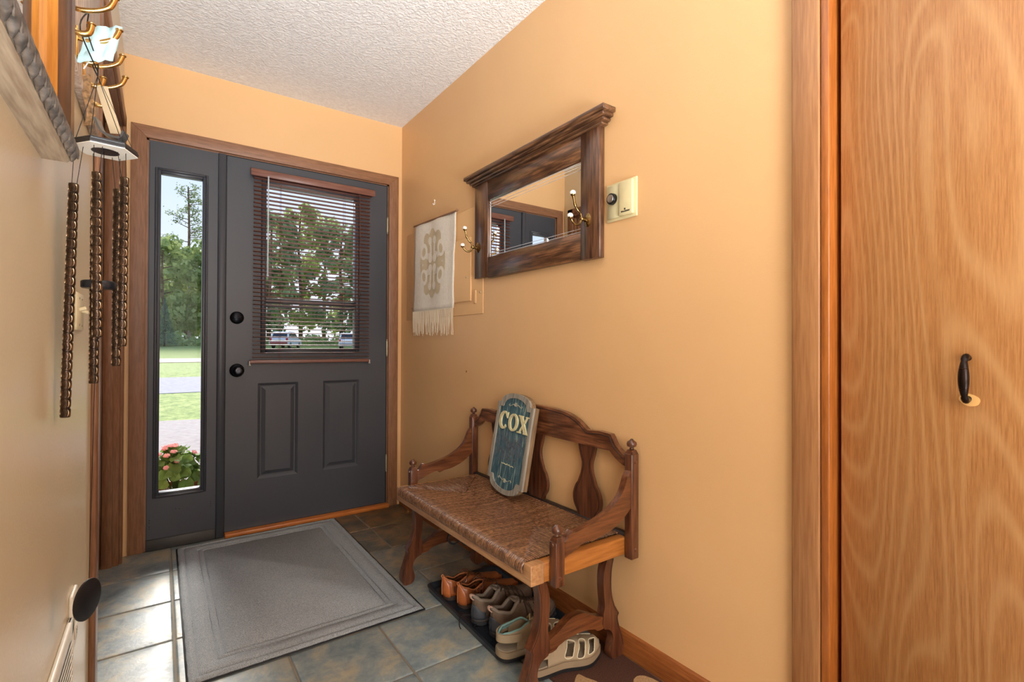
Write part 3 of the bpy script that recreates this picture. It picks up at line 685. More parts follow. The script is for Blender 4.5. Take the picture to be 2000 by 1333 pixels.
# C, O, X
bmC = band('C', ell(-.072, LZ, .034, LH+.004, 30, .75, 2*PI-.75), ell(-.069, LZ, .019, LH-.005, 30, .62, 2*PI-.62))
prism(bmC, [(-.047, LZ+.022), (-.041, LZ+.036), (-.044, LZ+.010), (-.052, LZ+.016)], -.007, -.001, 'xz')
finish('letter_c', bmC, m_let, SG, smooth=25)
bmO = band('O', ell(.004, LZ, .036, LH+.002), ell(.004, LZ, .019, LH-.006)); finish('letter_o', bmO, m_let, SG, smooth=25)
bm = B(); X = .079
prism(bm, [(X-.034, LZ+.034), (X-.012, LZ+.034), (X+.036, LZ-.034), (X+.014, LZ-.034)], -.007, -.001, 'xz')
prism(bm, [(X+.020, LZ+.034), (X+.029, LZ+.034), (X-.019, LZ-.034), (X-.028, LZ-.034)], -.0075, -.001, 'xz')
for sx, sz, ww in ((-.040, .031, .034), (.012, .031, .026), (-.038, -.0345, .028), (.008, -.0345, .034)):
    prism(bm, [(X+sx, LZ+sz), (X+sx+ww, LZ+sz), (X+sx+ww, LZ+sz+.0045), (X+sx, LZ+sz+.0045)], -.0068, -.001, 'xz')
finish('letter_x', bm, m_let, SG, smooth=0)
bm = B()
def flourish(bm, cz_, s_):
    for sg in (1, -1):
        tube(bm, [(sg*a, -.0025, cz_+z*s_) for a, z in crom([(.004, 0), (.018, .006), (.032, .001), (.044, -.003), (.05, .002), (.045, .005)], 4)], .0013, 5)
        for q in (.25, .7): tube(bm, [(0, -.0025, cz_), (sg*.016*math.cos(q*1.6), -.0025, cz_+s_*.014*math.sin(q*1.6+.3))], .0011, 5)
    tube(bm, [(0, -.0025, cz_-.002*s_), (0, -.0025, cz_+.015*s_)], .0013, 5)
flourish(bm, HS-.052, 1); finish('flourish', bm, plain('flourish_paint', (176, 170, 148), .6), SG)
bm = B(); flourish(bm, .060, -1); finish('flourish', bm, plain('flourish_paint', (176, 170, 148), .6), SG)
bm = B(); random.seed(8)   # small worn line of script and painted scene in relief
xx = -.04
while xx < .045:
    ww = random.uniform(.003, .007); tube(bm, [(xx, -.002, .118+random.uniform(-.002, .002)), (xx+ww*.5, -.002, .118+random.uniform(-.003, .005)), (xx+ww, -.002, .118)], .0012, 4); xx += ww+.001
finish('script_line', bm, m_let, SG)
bm = B(); random.seed(21)
for k in range(70):
    a, z = random.gauss(0, .045), random.uniform(.135, .225); 
    if abs(a) < .1: sphere(bm, (a, -.001, z), random.uniform(.004, .010), (1, .12, .8), 7, 5)
finish('painted_scene', bm, plain('worn_scene_paint', (84, 92, 98), .7, var=.4, scale=70), SG, smooth=60)['kind'] = 'stuff'
# ================================================================== WALL MIRROR (right)
MR = empty('wall_mirror', (XR, 1.66, 1.57), label='dark oak framed mirror with cornice shelf and two coat hooks on orange wall', cat='mirror')
m_mw = wood('mirror_oak_vertical', (120, 80, 54), (58, 36, 24), .34, 2, 130, 7, 6, .4, .4, .3)
m_mh = wood('mirror_oak_horizontal', (132, 90, 58), (56, 34, 22), .34, 1, 130, 10, 6, .7, .4, .3)
fx0, fx1 = 1.250, 1.275
boxo('stile', (fx0, fx1, 1.243, 1.339, 1.338, 1.80), m_mw, MR, bev=.0015)
boxo('stile', (fx0, fx1, 1.972, 2.088, 1.350, 1.80), m_mw, MR, bev=.0015)
boxo('rail', (fx0+.001, fx1, 1.339, 1.972, 1.708, 1.80), m_mh, MR, bev=.0015)
boxo('rail', (fx0+.001, fx1, 1.339, 1.972, 1.342, 1.440), m_mh, MR, bev=.0015)
boxo('mirror_glass', (1.262, 1.270, 1.330, 1.985, 1.43, 1.715), m_mirror, MR, bev=0)
for (a, c_, z0_, z1_) in ((1.339, 1.972, 1.700, 1.704), (1.339, 1.972, 1.687, 1.6895), (1.339, 1.972, 1.675, 1.677), (1.339, 1.972, 1.445, 1.4475), (1.339, 1.972, 1.457, 1.459), (1.345, 1.3475, 1.440, 1.708), (1.964, 1.9665, 1.440, 1.708)):
    boxo('bevel_line', (1.2612, 1.2622, a, c_, z0_, z1_), m_bevel, MR, bev=0)
bm = B()
box(bm, 1.213, fx1, 1.190, 2.138, 1.832, 1.850, .002); box(bm, 1.222, fx1, 1.200, 2.128, 1.820, 1.832, .003, 2); box(bm, 1.234, fx1, 1.212, 2.116, 1.808, 1.820, .004, 2); box(bm, 1.242, fx1, 1.226, 2.104, 1.799, 1.808, .002)
finish('cornice', bm, m_mh, MR, True)
m_brass = plain('antique_brass', (146, 120, 76), .25, 1); m_porc = plain('white_porcelain', (236, 232, 224), .15)
def double_hook(parent, y, z):
    h = empty('double_hook'); h.parent = parent; h.location = Vector((fx0, y, z))-parent.location
    bm = B(); lathe(bm, [(.016, 0), (.017, -.002), (.012, -.006), (.006, -.009), (.006, -.016)], 18, 'x'); 
    for v_ in bm.verts: v_.co.z *= 1.5
    tube(bm, crom([(-.012, 0, 0), (-.026, 0, -.002), (-.034, 0, -.002)], 4), .0055, 8)
    sphere(bm, (-.030, 0, .0), .009, u=12, v=8)
    tube(bm, crom([(-.032, 0, .004), (-.036, 0, .018), (-.052, 0, .030), (-.064, 0, .048), (-.070, 0, .072), (-.072, 0, .082)], 5), [.0045+.0008*math.sin(k) for k in range(26)], 8)
    tube(bm, crom([(-.032, 0, -.004), (-.040, 0, -.018), (-.058, 0, -.024), (-.074, 0, -.016), (-.082, 0, -.002)], 5), .0042, 8)
    m = finish('bracket', bm, m_brass); m.parent = h
    for (x, zz) in ((-.073, .086), (-.085, .004)):
        bm = B(); sphere(bm, (x, 0, zz), .011, (1, 1, .85)); k_ = finish('porcelain_knob', bm, m_porc); k_.parent = h
        bm = B(); lathe(bm, [(.005, -.012), (.008, -.009), (.0085, -.006), (.006, -.005)], 12, 'z', (x, 0, zz)); k_ = finish('knob_collar', bm, m_brass); k_.parent = h
    return h
double_hook(MR, 1.300, 1.478); double_hook(MR, 2.058, 1.497)

# ================================================================== electric panel + wall hanging
EP = empty('panel_cover', (XR, 2.48, 1.45), label='painted-over electrical panel cover on orange wall behind the woven hanging', cat='panel cover')
bm = B(); box(bm, XR-.004, XR, 2.045, 2.955, 1.180, 1.716, .0018, 2); finish('cover_plate', bm, m_wall, EP, True)
bm = B(); box(bm, XR-.014, XR-.004, 2.148, 2.87, 1.248, 1.570, .004, 2); finish('panel_door', bm, m_wall, EP, True)
bm = B(); box(bm, XR-.010, XR-.004, 2.105, 2.128, 1.232, 1.30, .005, 2); finish('latch_recess', bm, m_wall, EP, True)
for q_ in ((XR-.004, 2.07, 1.285), (XR-.014, 2.19, 1.37), (XR-.004, 2.93, 1.2)):
    bm = B(); lathe(bm, [(.005, 0), (.004, -.002), (.001, -.0025)], 10, 'x', q_); finish('screw', bm, m_hinge, EP, True)
WH = empty('wall_hanging', (XR-.02, 2.55, 1.73), label='cream woven wall hanging with tan floral medallion and long fringe', cat='wall hanging')
b = NB('cream_weave'); v = b.coords((1, 1, 1)); n1 = b.noise(b.coords((1, .15, 1)), 900, 2); n2 = b.noise(b.coords((1, 1, .1)), 500, 2)
b.col(b.ramp(b.math('ADD', b.math('MULTIPLY', n1, .5), b.math('MULTIPLY', n2, .5)), [(.4, lin((224, 216, 200))), (.6, lin((248, 242, 230)))])); b.setv(Roughness=.95); b.bump(n1, .5, .001); m_weave = b.m
def hx_(y, z): return XR-.021-.0025*math.sin(y*26)+.002*math.sin(z*14+y*7)
def hang_pt(s, t):   # s 0..1 left(far) to right(near), t 0 top..1 bottom
    y = 2.797-(2.797-2.288)*s; yb_ = 2.828-(2.828-2.318)*s
    yy = y+(yb_-y)*t; zz = (1.745-.016*s)+(((1.222)-(1.745-.016*s)))*t
    return yy, zz
bm = B(); NX, NZ = 24, 20; g = [[None]*(NZ+1) for _ in range(NX+1)]
for i in range(NX+1):
    for j in range(NZ+1):
        y, z = hang_pt(i/NX, j/NZ); y += .003*math.sin(j*.9)*(1 if i in (0, NX) else .3); g[i][j] = bm.verts.new((hx_(y, z), y, z))
for i in range(NX):
    for j in range(NZ): bm.faces.new((g[i][j], g[i+1][j], g[i+1][j+1], g[i][j+1]))
o = finish('cloth', bm, m_weave, WH, True, smooth=180); md = o.modifiers.new('thick', 'SOLIDIFY'); md.thickness = .002; md.offset = 1
bm = B(); tube(bm, [(XR-.022, 2.81, 1.744), (XR-.022, 2.275, 1.727)], .005, 8); sphere(bm, (XR-.022, 2.275, 1.727), .007); finish('hanging_rod', bm, m_trimy, WH, True)
m_tan = plain('tan_motif_yarn', (206, 190, 158), .95, bump=.5, bscale=700)
def motif(cx_, cz_, a, c_, rot=0, inner=None, petal=0):
    n_ = 20; A = []
    for k in range(n_):
        t = 2*PI*k/n_; rr = 1+petal*math.cos(2*t); x, z = a*rr*math.cos(t), c_*rr*math.sin(t)
        A.append((cx_+x*math.cos(rot)-z*math.sin(rot), cz_+x*math.sin(rot)+z*math.cos(rot)))
    return A
def flat(bm, A, off):
    cy_, cz_ = 2.558, 1.490
    vs = []
    for a, z in A:
        y = cy_-a; zz = cz_+z-.016*(a/.5); vs.append(bm.verts.new((hx_(y, zz)-.0022-off, y, zz)))
    cc = Vector((0, 0, 0)); 
    for v_ in vs: cc += v_.co
    cv = bm.verts.new(cc/len(vs)); fs = []
    for k in range(len(vs)): fs.append(bm.faces.new((vs[k], vs[(k+1) % len(vs)], cv)))
bm = B(); bm2 = B()
for sy in (1, -1):
    flat(bm, motif(0, sy*.125, .058, .062), 0); flat(bm, motif(.062, sy*.120, .042, .060, -.35*sy), .0001); flat(bm, motif(-.062, sy*.120, .042, .060, .35*sy), .0001)
    flat(bm, motif(0, sy*.172, .028, .026), .0002)
    for sx in (1, -1):
        flat(bm2, motif(sx*.024, sy*.080, .012, .050, -.08*sx*sy), .0016); flat(bm2, motif(sx*.030, sy*.128, .022, .024), .0018)
        flat(bm2, motif(sx*.030, sy*.030, .026, .026), .0022)
        flat(bm, motif(sx*.100, sy*.018, .050, .020, .25*sx*sy), .0001)
        flat(bm2, motif(sx*.108, sy*.075, .042, .048, .3*sx*sy), .0012); flat(bm, motif(sx*.106, sy*.072, .019, .027, .3*sx*sy), .0022)
flat(bm, motif(0, 0, .070, .066), .0003)
for sx in (1, -1): flat(bm, motif(sx*.142, 0, .010, .062), .0001)
finish('medallion', bm, m_tan, WH, True, smooth=0); finish('medallion_cutout', bm2, m_weave, WH, True, smooth=0)
bm = B(); random.seed(4)
for k in range(64):
    s = (k+.5)/64; y, z = hang_pt(s, 1); L_ = random.uniform(.115, .145); x = hx_(y, z); dy_ = random.uniform(-.006, .006)
    tube(bm, [(x, y, z+.004), (x-.001, y+dy_*.4, z-L_*.5), (x+random.uniform(-.004, .006), y+dy_, z-L_)], .0013, 4)
finish('fringe', bm, plain('fringe_yarn', (226, 212, 186), .95), WH, True)['kind'] = 'stuff'

# thermostat / dimmer control
TH = empty('wall_control', (XR, 1.16, 1.52), label='almond wall control plate with round black dial beside the mirror', cat='wall control')
m_alm = plain('almond_plastic', (222, 208, 160), .4)
boxo('plate', (XR-.006, XR, 1.093, 1.229, 1.455, 1.586), m_alm, TH, bev=.003, seg=2)
bm = B(); box(bm, XR-.017, XR-.006, 1.104, 1.162, 1.464, 1.579, .003, 2); finish('slide_module', bm, m_alm, TH, True)
bm = B(); box(bm, XR-.011, XR-.006, 1.166, 1.222, 1.464, 1.578, .002, 1); finish('dial_plate', bm, plain('almond_dark', (200, 190, 150), .4), TH, True)
bm = B(); lathe(bm, [(.0195, 0), (.0195, -.010), (.018, -.013), (.0135, -.0135)], 24, 'x', (XR-.011, 1.1935, 1.530)); kk = finish('dial', bm, plain('black_plastic', (20, 20, 20), .3), TH, True)
bm = B(); lathe(bm, [(.0138, 0), (.0130, -.002), (.001, -.0024)], 24, 'x', (XR-.0243, 1.1935, 1.530)); finish('dial_cap', bm, plain('brushed_aluminium', (200, 200, 200), .3, 1), kk, True)
bm = B(); random.seed(2)
for k in range(9): box(bm, XR-.0174, XR-.017, 1.151-k*.0042-.003, 1.151-k*.0042, 1.474, 1.474+.004+random.uniform(0, .0015))
box(bm, XR-.0174, XR-.017, 1.132, 1.138, 1.481, 1.487); finish('maker_mark', bm, m_rubber, TH, True, smooth=0)
# picture nail and little hole in the wall
PN = empty('picture_nail', (XR, 2.57, 1.842), label='small white picture hook left on the orange wall above the hanging', cat='picture hook')
bm = B(); tube(bm, crom([(XR, 2.572, 1.853), (XR-.004, 2.572, 1.848), (XR-.004, 2.572, 1.832), (XR-.010, 2.572, 1.826), (XR-.013, 2.572, 1.834)], 4), .0022, 6); sphere(bm, (XR-.005, 2.572, 1.853), .004); finish('hook', bm, plain('white_nail', (225, 220, 210), .4), PN, True)
bm = B(); lathe(bm, [(.006, 0), (.0045, -.0012), (.001, -.0014)], 10, 'x', (XR, 2.208, .892)); o = finish('wall_plug', bm, plain('plug_brown', (150, 104, 64), .8)); tag(o, 'tiny brown plugged hole in the orange wall above the bench', 'wall plug')
# ================================================================== SHOE TRAY AND SHOES
TR = empty('boot_tray', (1.078, 1.62, 0), (0, 0, math.radians(-1.5)), label='black plastic boot tray on the tiles under the bench holding shoes', cat='tray')
m_tray = plain('black_tray_plastic', (36, 42, 50), .32)
def rrect(hx__, hy__, r, n=6):
    P = []
    for cx_, cy_, a0 in ((hx__-r, hy__-r, 0), (-hx__+r, hy__-r, PI/2), (-hx__+r, -hy__+r, PI), (hx__-r, -hy__+r, 1.5*PI)):
        for k in range(n+1): a = a0+PI/2*k/n; P.append((cx_+r*math.cos(a), cy_+r*math.sin(a)))
    return P
bm = B(); prev = None; first = None
for (ins_, z) in ((0, .0005), (-.002, .012), (-.006, .024), (.002, .026), (.006, .022), (.012, .007), (.02, .0055)):
    ring = [bm.verts.new((x, y, z)) for x, y in rrect(.165-ins_, .29-ins_, .03)]
    if prev: 
        for k in range(len(ring)): j = (k+1) % len(ring); bm.faces.new((prev[k], prev[j], ring[j], ring[k]))
    else: first = ring
    prev = ring
bm.faces.new(prev); bm.faces.new(first)
finish('tray_body', bm, m_tray, TR, smooth=50)
bm = B()
for k in range(9): box(bm, -.135, .135, -.24+k*.06-.0015, -.24+k*.06+.0015, .005, .0068)
finish('tray_rib', bm, m_tray, TR)['kind'] = 'stuff'

def interp(T, s):
    for (a, va_), (c_, vc_) in zip(T, T[1:]):
        if s <= c_: t = (s-a)/(c_-a); t = t*t*(3-2*t); return va_+(vc_-va_)*t
    return T[-1][1]
def outline_w(s, heel=.032, waist=.030, ball=.044):
    w_ = interp([(0, heel), (.18, heel), (.4, waist), (.70, ball), (1, ball*.62)], s)
    e0 = min(1, s/.12); e1 = min(1, (1-s)/.24)
    return w_*math.sqrt(max(0, 1-(1-e0)**2))*(1 if e1 >= 1 else math.sqrt(max(0, 1-(1-e1)**2)))
def side_shift(s, foot): return foot*.008*math.sin(max(0, s-.3)/.7*PI*.5)**2   # toe swings inward
def sole(L, z0, z1, foot=1, grow=.003, heelz=0, n=40, toe_spring=.006):
    bm = B(); rows = []
    ss = [.5-.5*math.cos(PI*k/n) for k in range(n+1)]; L2 = L+.006
    def yy(s, sg): return side_shift(s, foot)+sg*(outline_w(s)+grow*(1 if 0 < s < 1 else .3))
    up, lo = [], []
    loop = [(s, 1) for s in ss]+[(s, -1) for s in reversed(ss[1:-1])]
    for (s, sg) in loop:
        sp_ = toe_spring*max(0, (s-.75)/.25)**2+.003*max(0, (.06-s)/.06)
        up.append(bm.verts.new((s*L2-.003, yy(s, sg), z1+heelz*max(0, 1-s/.6)+sp_))); lo.append(bm.verts.new((s*L2-.003, yy(s, sg)*.97, z0+sp_)))
    for k in range(len(loop)): j = (k+1) % len(loop); bm.faces.new((lo[k], lo[j], up[j], up[k]))
    bm.faces.new(up); bm.faces.new(list(reversed(lo))); return bm
def upper(L, htop, wc, base, foot=1, n=44, m=9, skip=None, bulge=.72):
    """returns bmesh of the upper and the grid, collar open where wc>0"""
    bm = B(); ss = [.5-.5*math.cos(PI*k/n) for k in range(n+1)]; G = {}
    for sg in (1, -1):
        for i, s in enumerate(ss):
            W_ = outline_w(s)+.0005; h_ = interp(htop, s); c_ = min(interp(wc, s), W_*.92); sp_ = .006*max(0, (s-.75)/.25)**2
            for j in range(m+1):
                t = j/m*PI/2
                if c_ < 1e-4 and j == m and sg == -1: G[sg, i, j] = G[1, i, j]; continue
                y = c_+(W_-c_)*max(0, math.cos(t))**bulge; z = base+sp_+h_*math.sin(t)**.9
                G[sg, i, j] = bm.verts.new((s*L, side_shift(s, foot)+sg*y, z))
    holes = []
    for sg in (1, -1):
        for i in range(n):
            for j in range(m):
                if skip and skip(sg, (ss[i]+ss[i+1])/2, (j+.5)/m): continue
                q = [G[sg, i, j], G[sg, i+1, j], G[sg, i+1, j+1], G[sg, i, j+1]]
                if sg < 0: q.reverse()
                q2 = []
                for v_ in q:
                    if v_ not in q2: q2.append(v_)
                if len(q2) > 2:
                    try: bm.faces.new(q2)
                    except ValueError: pass
    bmesh.ops.remove_doubles(bm, verts=bm.verts, dist=.0004)
    return bm
def collar_path(L, htop, wc, base, foot, s1, off=0, n=22):
    a = []; c_ = []
    for k in range(n+1):
        s = s1*(.5-.5*math.cos(PI*k/n)); W_ = outline_w(s)
        w_ = min(interp(wc, s), W_*.92); z = base+interp(htop, s)+off
        a.append((s*L, side_shift(s, foot)+w_, z)); c_.append((s*L, side_shift(s, foot)-w_, z))
    return a+list(reversed(c_))[1:-1]
def solid(o, t): md = o.modifiers.new('thickness', 'SOLIDIFY'); md.thickness = t; md.offset = -1; return o
def put(root, x, y, z, deg, tilt=0): root.location = (x, y, z); root.rotation_euler = (0, math.radians(tilt), math.radians(deg))

# hiking shoes
m_taupe = plain('taupe_suede', (112, 92, 76), .85, var=.2, scale=40, bump=.5, bscale=500)
m_mesh = plain('grey_mesh_lining', (140, 126, 112), .9, bump=.8, bscale=900)
m_heelc = plain('charcoal_heel_cup', (66, 70, 78), .6)
m_sole = plain('dark_rubber_sole', (48, 48, 52), .75)
m_lace = plain('brown_lace', (70, 50, 34), .9)
def hiking(foot, label):
    R = empty('hiking_shoe', label=label, cat='shoe', group='grey brown hiking shoes on the tray')
    L = .285; ht = [(0, .078), (.07, .064), (.22, .052), (.34, .076), (.40, .078), (.55, .062), (.75, .045), (.9, .040), (1, .016)]; wc = [(0, .004), (.04, .014), (.1, .023), (.25, .026), (.36, .020), (.41, 0), (1, 0)]
    o = finish('upper', upper(L, ht, wc, .022, foot), m_taupe, R, smooth=70); solid(o, .004)
    bm = B(); tube(bm, collar_path(L, ht, wc, .022, foot, .40), .0065, 8, closed=True); finish('padded_collar', bm, m_mesh, R, smooth=80)
    finish('outsole', sole(L, 0, .013, foot, .004), m_sole, R)
    finish('midsole', sole(L, .013, .026, foot, .002), plain('midsole_grey', (92, 84, 78), .8), R)
    finish('insole', sole(L*.94, .024, .030, foot, -.006), plain('shoe_inside', (52, 46, 42), .9), R)
    bm = B()
    for k in range(14):
        s = .02+k*.07
        for sg in (1, -1): box(bm, s*L, s*L+.010, side_shift(s, foot)+sg*(outline_w(s)+.0035)-.003, side_shift(s, foot)+sg*(outline_w(s)+.0035)+.003, .001, .012, .001)
    finish('tread_lug', bm, m_sole, R)['kind'] = 'stuff'
    # heel cup, overlay
    bm = upper(L, [(0, .052), (.12, .040), (1, .01)], [(0, .0), (1, 0.03)], .020, foot, skip=lambda sg, s, t: s > .12 or t > .80); bmesh.ops.scale(bm, vec=(1, 1.04, 1), verts=bm.verts); bmesh.ops.translate(bm, vec=(-.003, 0, 0), verts=bm.verts); o = finish('heel_counter', bm, m_heelc, R, smooth=70); solid(o, -.002)
    bm = B(); tube(bm, crom([(-.002, 0, .088), (-.012, 0, .098), (-.013, 0, .108), (-.003, 0, .106), (.004, 0, .098)], 4), .0028, 6, flat=2.4); finish('pull_tab', bm, plain('pull_tab_pink', (206, 168, 150), .8), R)
    bm = B(); box(bm, .30*L, .47*L, -.018, .018, .094, .101, .003, 2); bmesh.ops.rotate(bm, cent=(.38*L, 0, .095), matrix=Matrix.Rotation(math.radians(-14), 3, 'Y'), verts=bm.verts); 
    bmesh.ops.rotate(bm, cent=(.38*L, 0, .095), matrix=Matrix.Rotation(math.radians(28), 3, 'Y'), verts=bm.verts)
    finish('tongue', bm, m_mesh, R)
    bm = B()
    for k in range(6):
        s = .43+k*.05; z = .022+interp(ht, s)+.001; w_ = .017
        tube(bm, crom([(s*L, -w_, z-.006), (s*L+.004, 0, z+.004), (s*L+.008, w_, z-.006)], 4), .0019, 6); tube(bm, crom([(s*L, w_, z-.006), (s*L+.004, 0, z+.003), (s*L+.008, -w_, z-.006)], 4), .0019, 6)
    for sg in (1, -1): tube(bm, crom([(.42*L, 0, .106), (.40*L, sg*.02, .112), (.36*L, sg*.03, .098), (.41*L, sg*.018, .100), (.43*L, 0, .104)], 5), .0018, 6)
    for sg in (1, -1): tube(bm, crom([(.42*L, sg*.004, .105), (.44*L, sg*.03, .098), (.5*L, sg*.045, .07), (.55*L, sg*.052, .045)], 5), .0018, 6)
    finish('lace', bm, m_lace, R)
    bm = B()
    for k in range(5):
        s = .44+k*.07
        for sg in (1, -1):
            pth = []
            for t in (.15, .35, .55, .75):
                W_ = outline_w(s+.02*(1-t)); h_ = interp(ht, s); a = t*PI/2; pth.append((s*L+(1-t)*.012, side_shift(s, foot)+sg*(W_*math.cos(a)**.72+.0015), .022+h_*math.sin(a)**.9+.0005))
            bm = B(); tube(bm, pth, .0028, 5); finish('side_strap', bm, plain('dark_taupe_strap', (74, 58, 46), .85), R)
    return R
h1 = hiking(1, 'grey brown hiking shoe on the tray nearer the orange-brown leather shoes'); put(h1, .945, 1.575, .0068, 4)
h2 = hiking(-1, 'grey brown hiking shoe on the tray next to the teal-lined sandal'); put(h2, .955, 1.468, .0068, 2)
# leather shoes with fisherman straps
m_leath = plain('orange_brown_leather', (158, 88, 46), .4, var=.15, scale=30, bump=.25, bscale=300, Coat_Weight=.15)
m_leathd = plain('dark_brown_leather', (96, 58, 34), .5, var=.2, scale=40, bump=.3, bscale=300)
def leather(foot, label):
    R = empty('leather_shoe', label=label, cat='shoe', group='orange brown leather shoes on the tray')
    L = .27; ht = [(0, .070), (.07, .060), (.2, .046), (.34, .058), (.42, .062), (.55, .050), (.75, .038), (.9, .033), (1, .012)]; wc = [(0, .004), (.04, .014), (.1, .022), (.25, .024), (.36, .018), (.41, 0), (1, 0)]
    def skip(sg, s, t):
        return (.12 < s < .34 and .16 < t < .42) or (.18 < s < .34 and .55 < t < .80) or (.46 < s < .56 and .2 < t < .5)
    o = finish('upper', upper(L, ht, wc, .016, foot, skip=skip), m_leath, R, smooth=70); solid(o, .003)
    o = finish('inner_lining', upper(L*.97, [(a, c_*.9) for a, c_ in ht], [(a, c_*.95) for a, c_ in wc], .016, foot), m_leathd, R, smooth=70)
    for v_ in o.data.vertices: v_.co.y *= .93; v_.co.x += .004
    bm = B(); tube(bm, collar_path(L, ht, wc, .016, foot, .40), .0028, 6, closed=True); finish('collar_edge', bm, plain('tan_edge', (178, 110, 66), .6), R, smooth=80)
    finish('outsole', sole(L, 0, .016, foot, .003), plain('brown_rubber_sole', (62, 44, 34), .7), R)
    finish('insole', sole(L*.94, .014, .020, foot, -.006), m_leathd, R)
    bm = upper(L, [(0, .072), (.1, .058), (1, .01)], [(0, .0), (1, 0.03)], .014, foot, skip=lambda sg, s, t: s > .085 or t > .95); bmesh.ops.scale(bm, vec=(1, 1.05, 1), verts=bm.verts); bmesh.ops.translate(bm, vec=(-.003, 0, 0), verts=bm.verts); o = finish('heel_patch', bm, plain('bright_tan_leather', (184, 104, 56), .35, var=.1), R, smooth=70); solid(o, -.0015)
    bm = B(); tube(bm, crom([(-.005, 0, .018), (-.006, 0, .05), (-.004, 0, .082), (-.008, 0, .092), (-.002, 0, .096), (.003, 0, .086)], 4), .0022, 6); finish('heel_loop', bm, plain('tan_edge', (178, 110, 66), .6), R)
    bm = B()
    for k in range(5):
        s = .40+k*.045; z = .016+interp(ht, s)+.001; w_ = .016
        tube(bm, crom([(s*L, -w_, z-.005), (s*L+.004, 0, z+.004), (s*L+.008, w_, z-.005)], 4), .0017, 6); tube(bm, crom([(s*L, w_, z-.005), (s*L+.004, 0, z+.003), (s*L+.008, -w_, z-.005)], 4), .0017, 6)
    for sg in (1, -1):
        tube(bm, crom([(.42*L, 0, .084), (.38*L, sg*.018, .092), (.33*L, sg*.028, .082), (.38*L, sg*.020, .078), (.42*L, 0, .082)], 5), .0016, 6)
        tube(bm, crom([(.42*L, 0, .084), (.36*L, sg*.030, .082), (.30*L, sg*.036, .068), (.24*L, sg*.034, .062)], 5), .0016, 6)
    finish('lace', bm, m_leathd, R)
    bm = B()
    for k in range(4):
        s = .15+k*.06
        for sg in (1, -1):
            pth = []
            for t in (.1, .3, .5, .7, .92):
                ss_ = s+.03*t; W_ = outline_w(ss_); c_ = min(interp(wc, ss_), W_*.92); h_ = interp(ht, ss_); a = t*PI/2
                pth.append((ss_*L, side_shift(ss_, foot)+sg*(c_+(W_-c_)*math.cos(a)**.72+.0015), .016+h_*math.sin(a)**.9))
            bm = B(); tube(bm, pth, .0032, 6); finish('side_strap', bm, plain('strap_leather', (138, 76, 40), .45), R)
    return R
l1 = leather(1, 'orange-brown leather shoe at the far end of the boot tray'); put(l1, .938, 1.800, .0068, -6)
l2 = leather(-1, 'orange-brown leather shoe on the tray next to the grey hiking shoes'); put(l2, .958, 1.708, .0068, -2)
# loose lace on the tray
bm = B(); tube(bm, crom([(.96, 1.60, .02), (.935, 1.60, .03), (.915, 1.605, .031), (.900, 1.598, .029), (.892, 1.585, .012), (.893, 1.575, .003)], 6), .0018, 6); tube(bm, crom([(.955, 1.56, .012), (.935, 1.552, .012), (.93, 1.545, .012), (.94, 1.53, .012)], 5), .0018, 6)
o = finish('loose_lace', bm, plain('black_lace', (30, 26, 24), .9)); tag(o, 'loose dark shoelace hanging over the tray edge onto the tiles', 'shoelace')
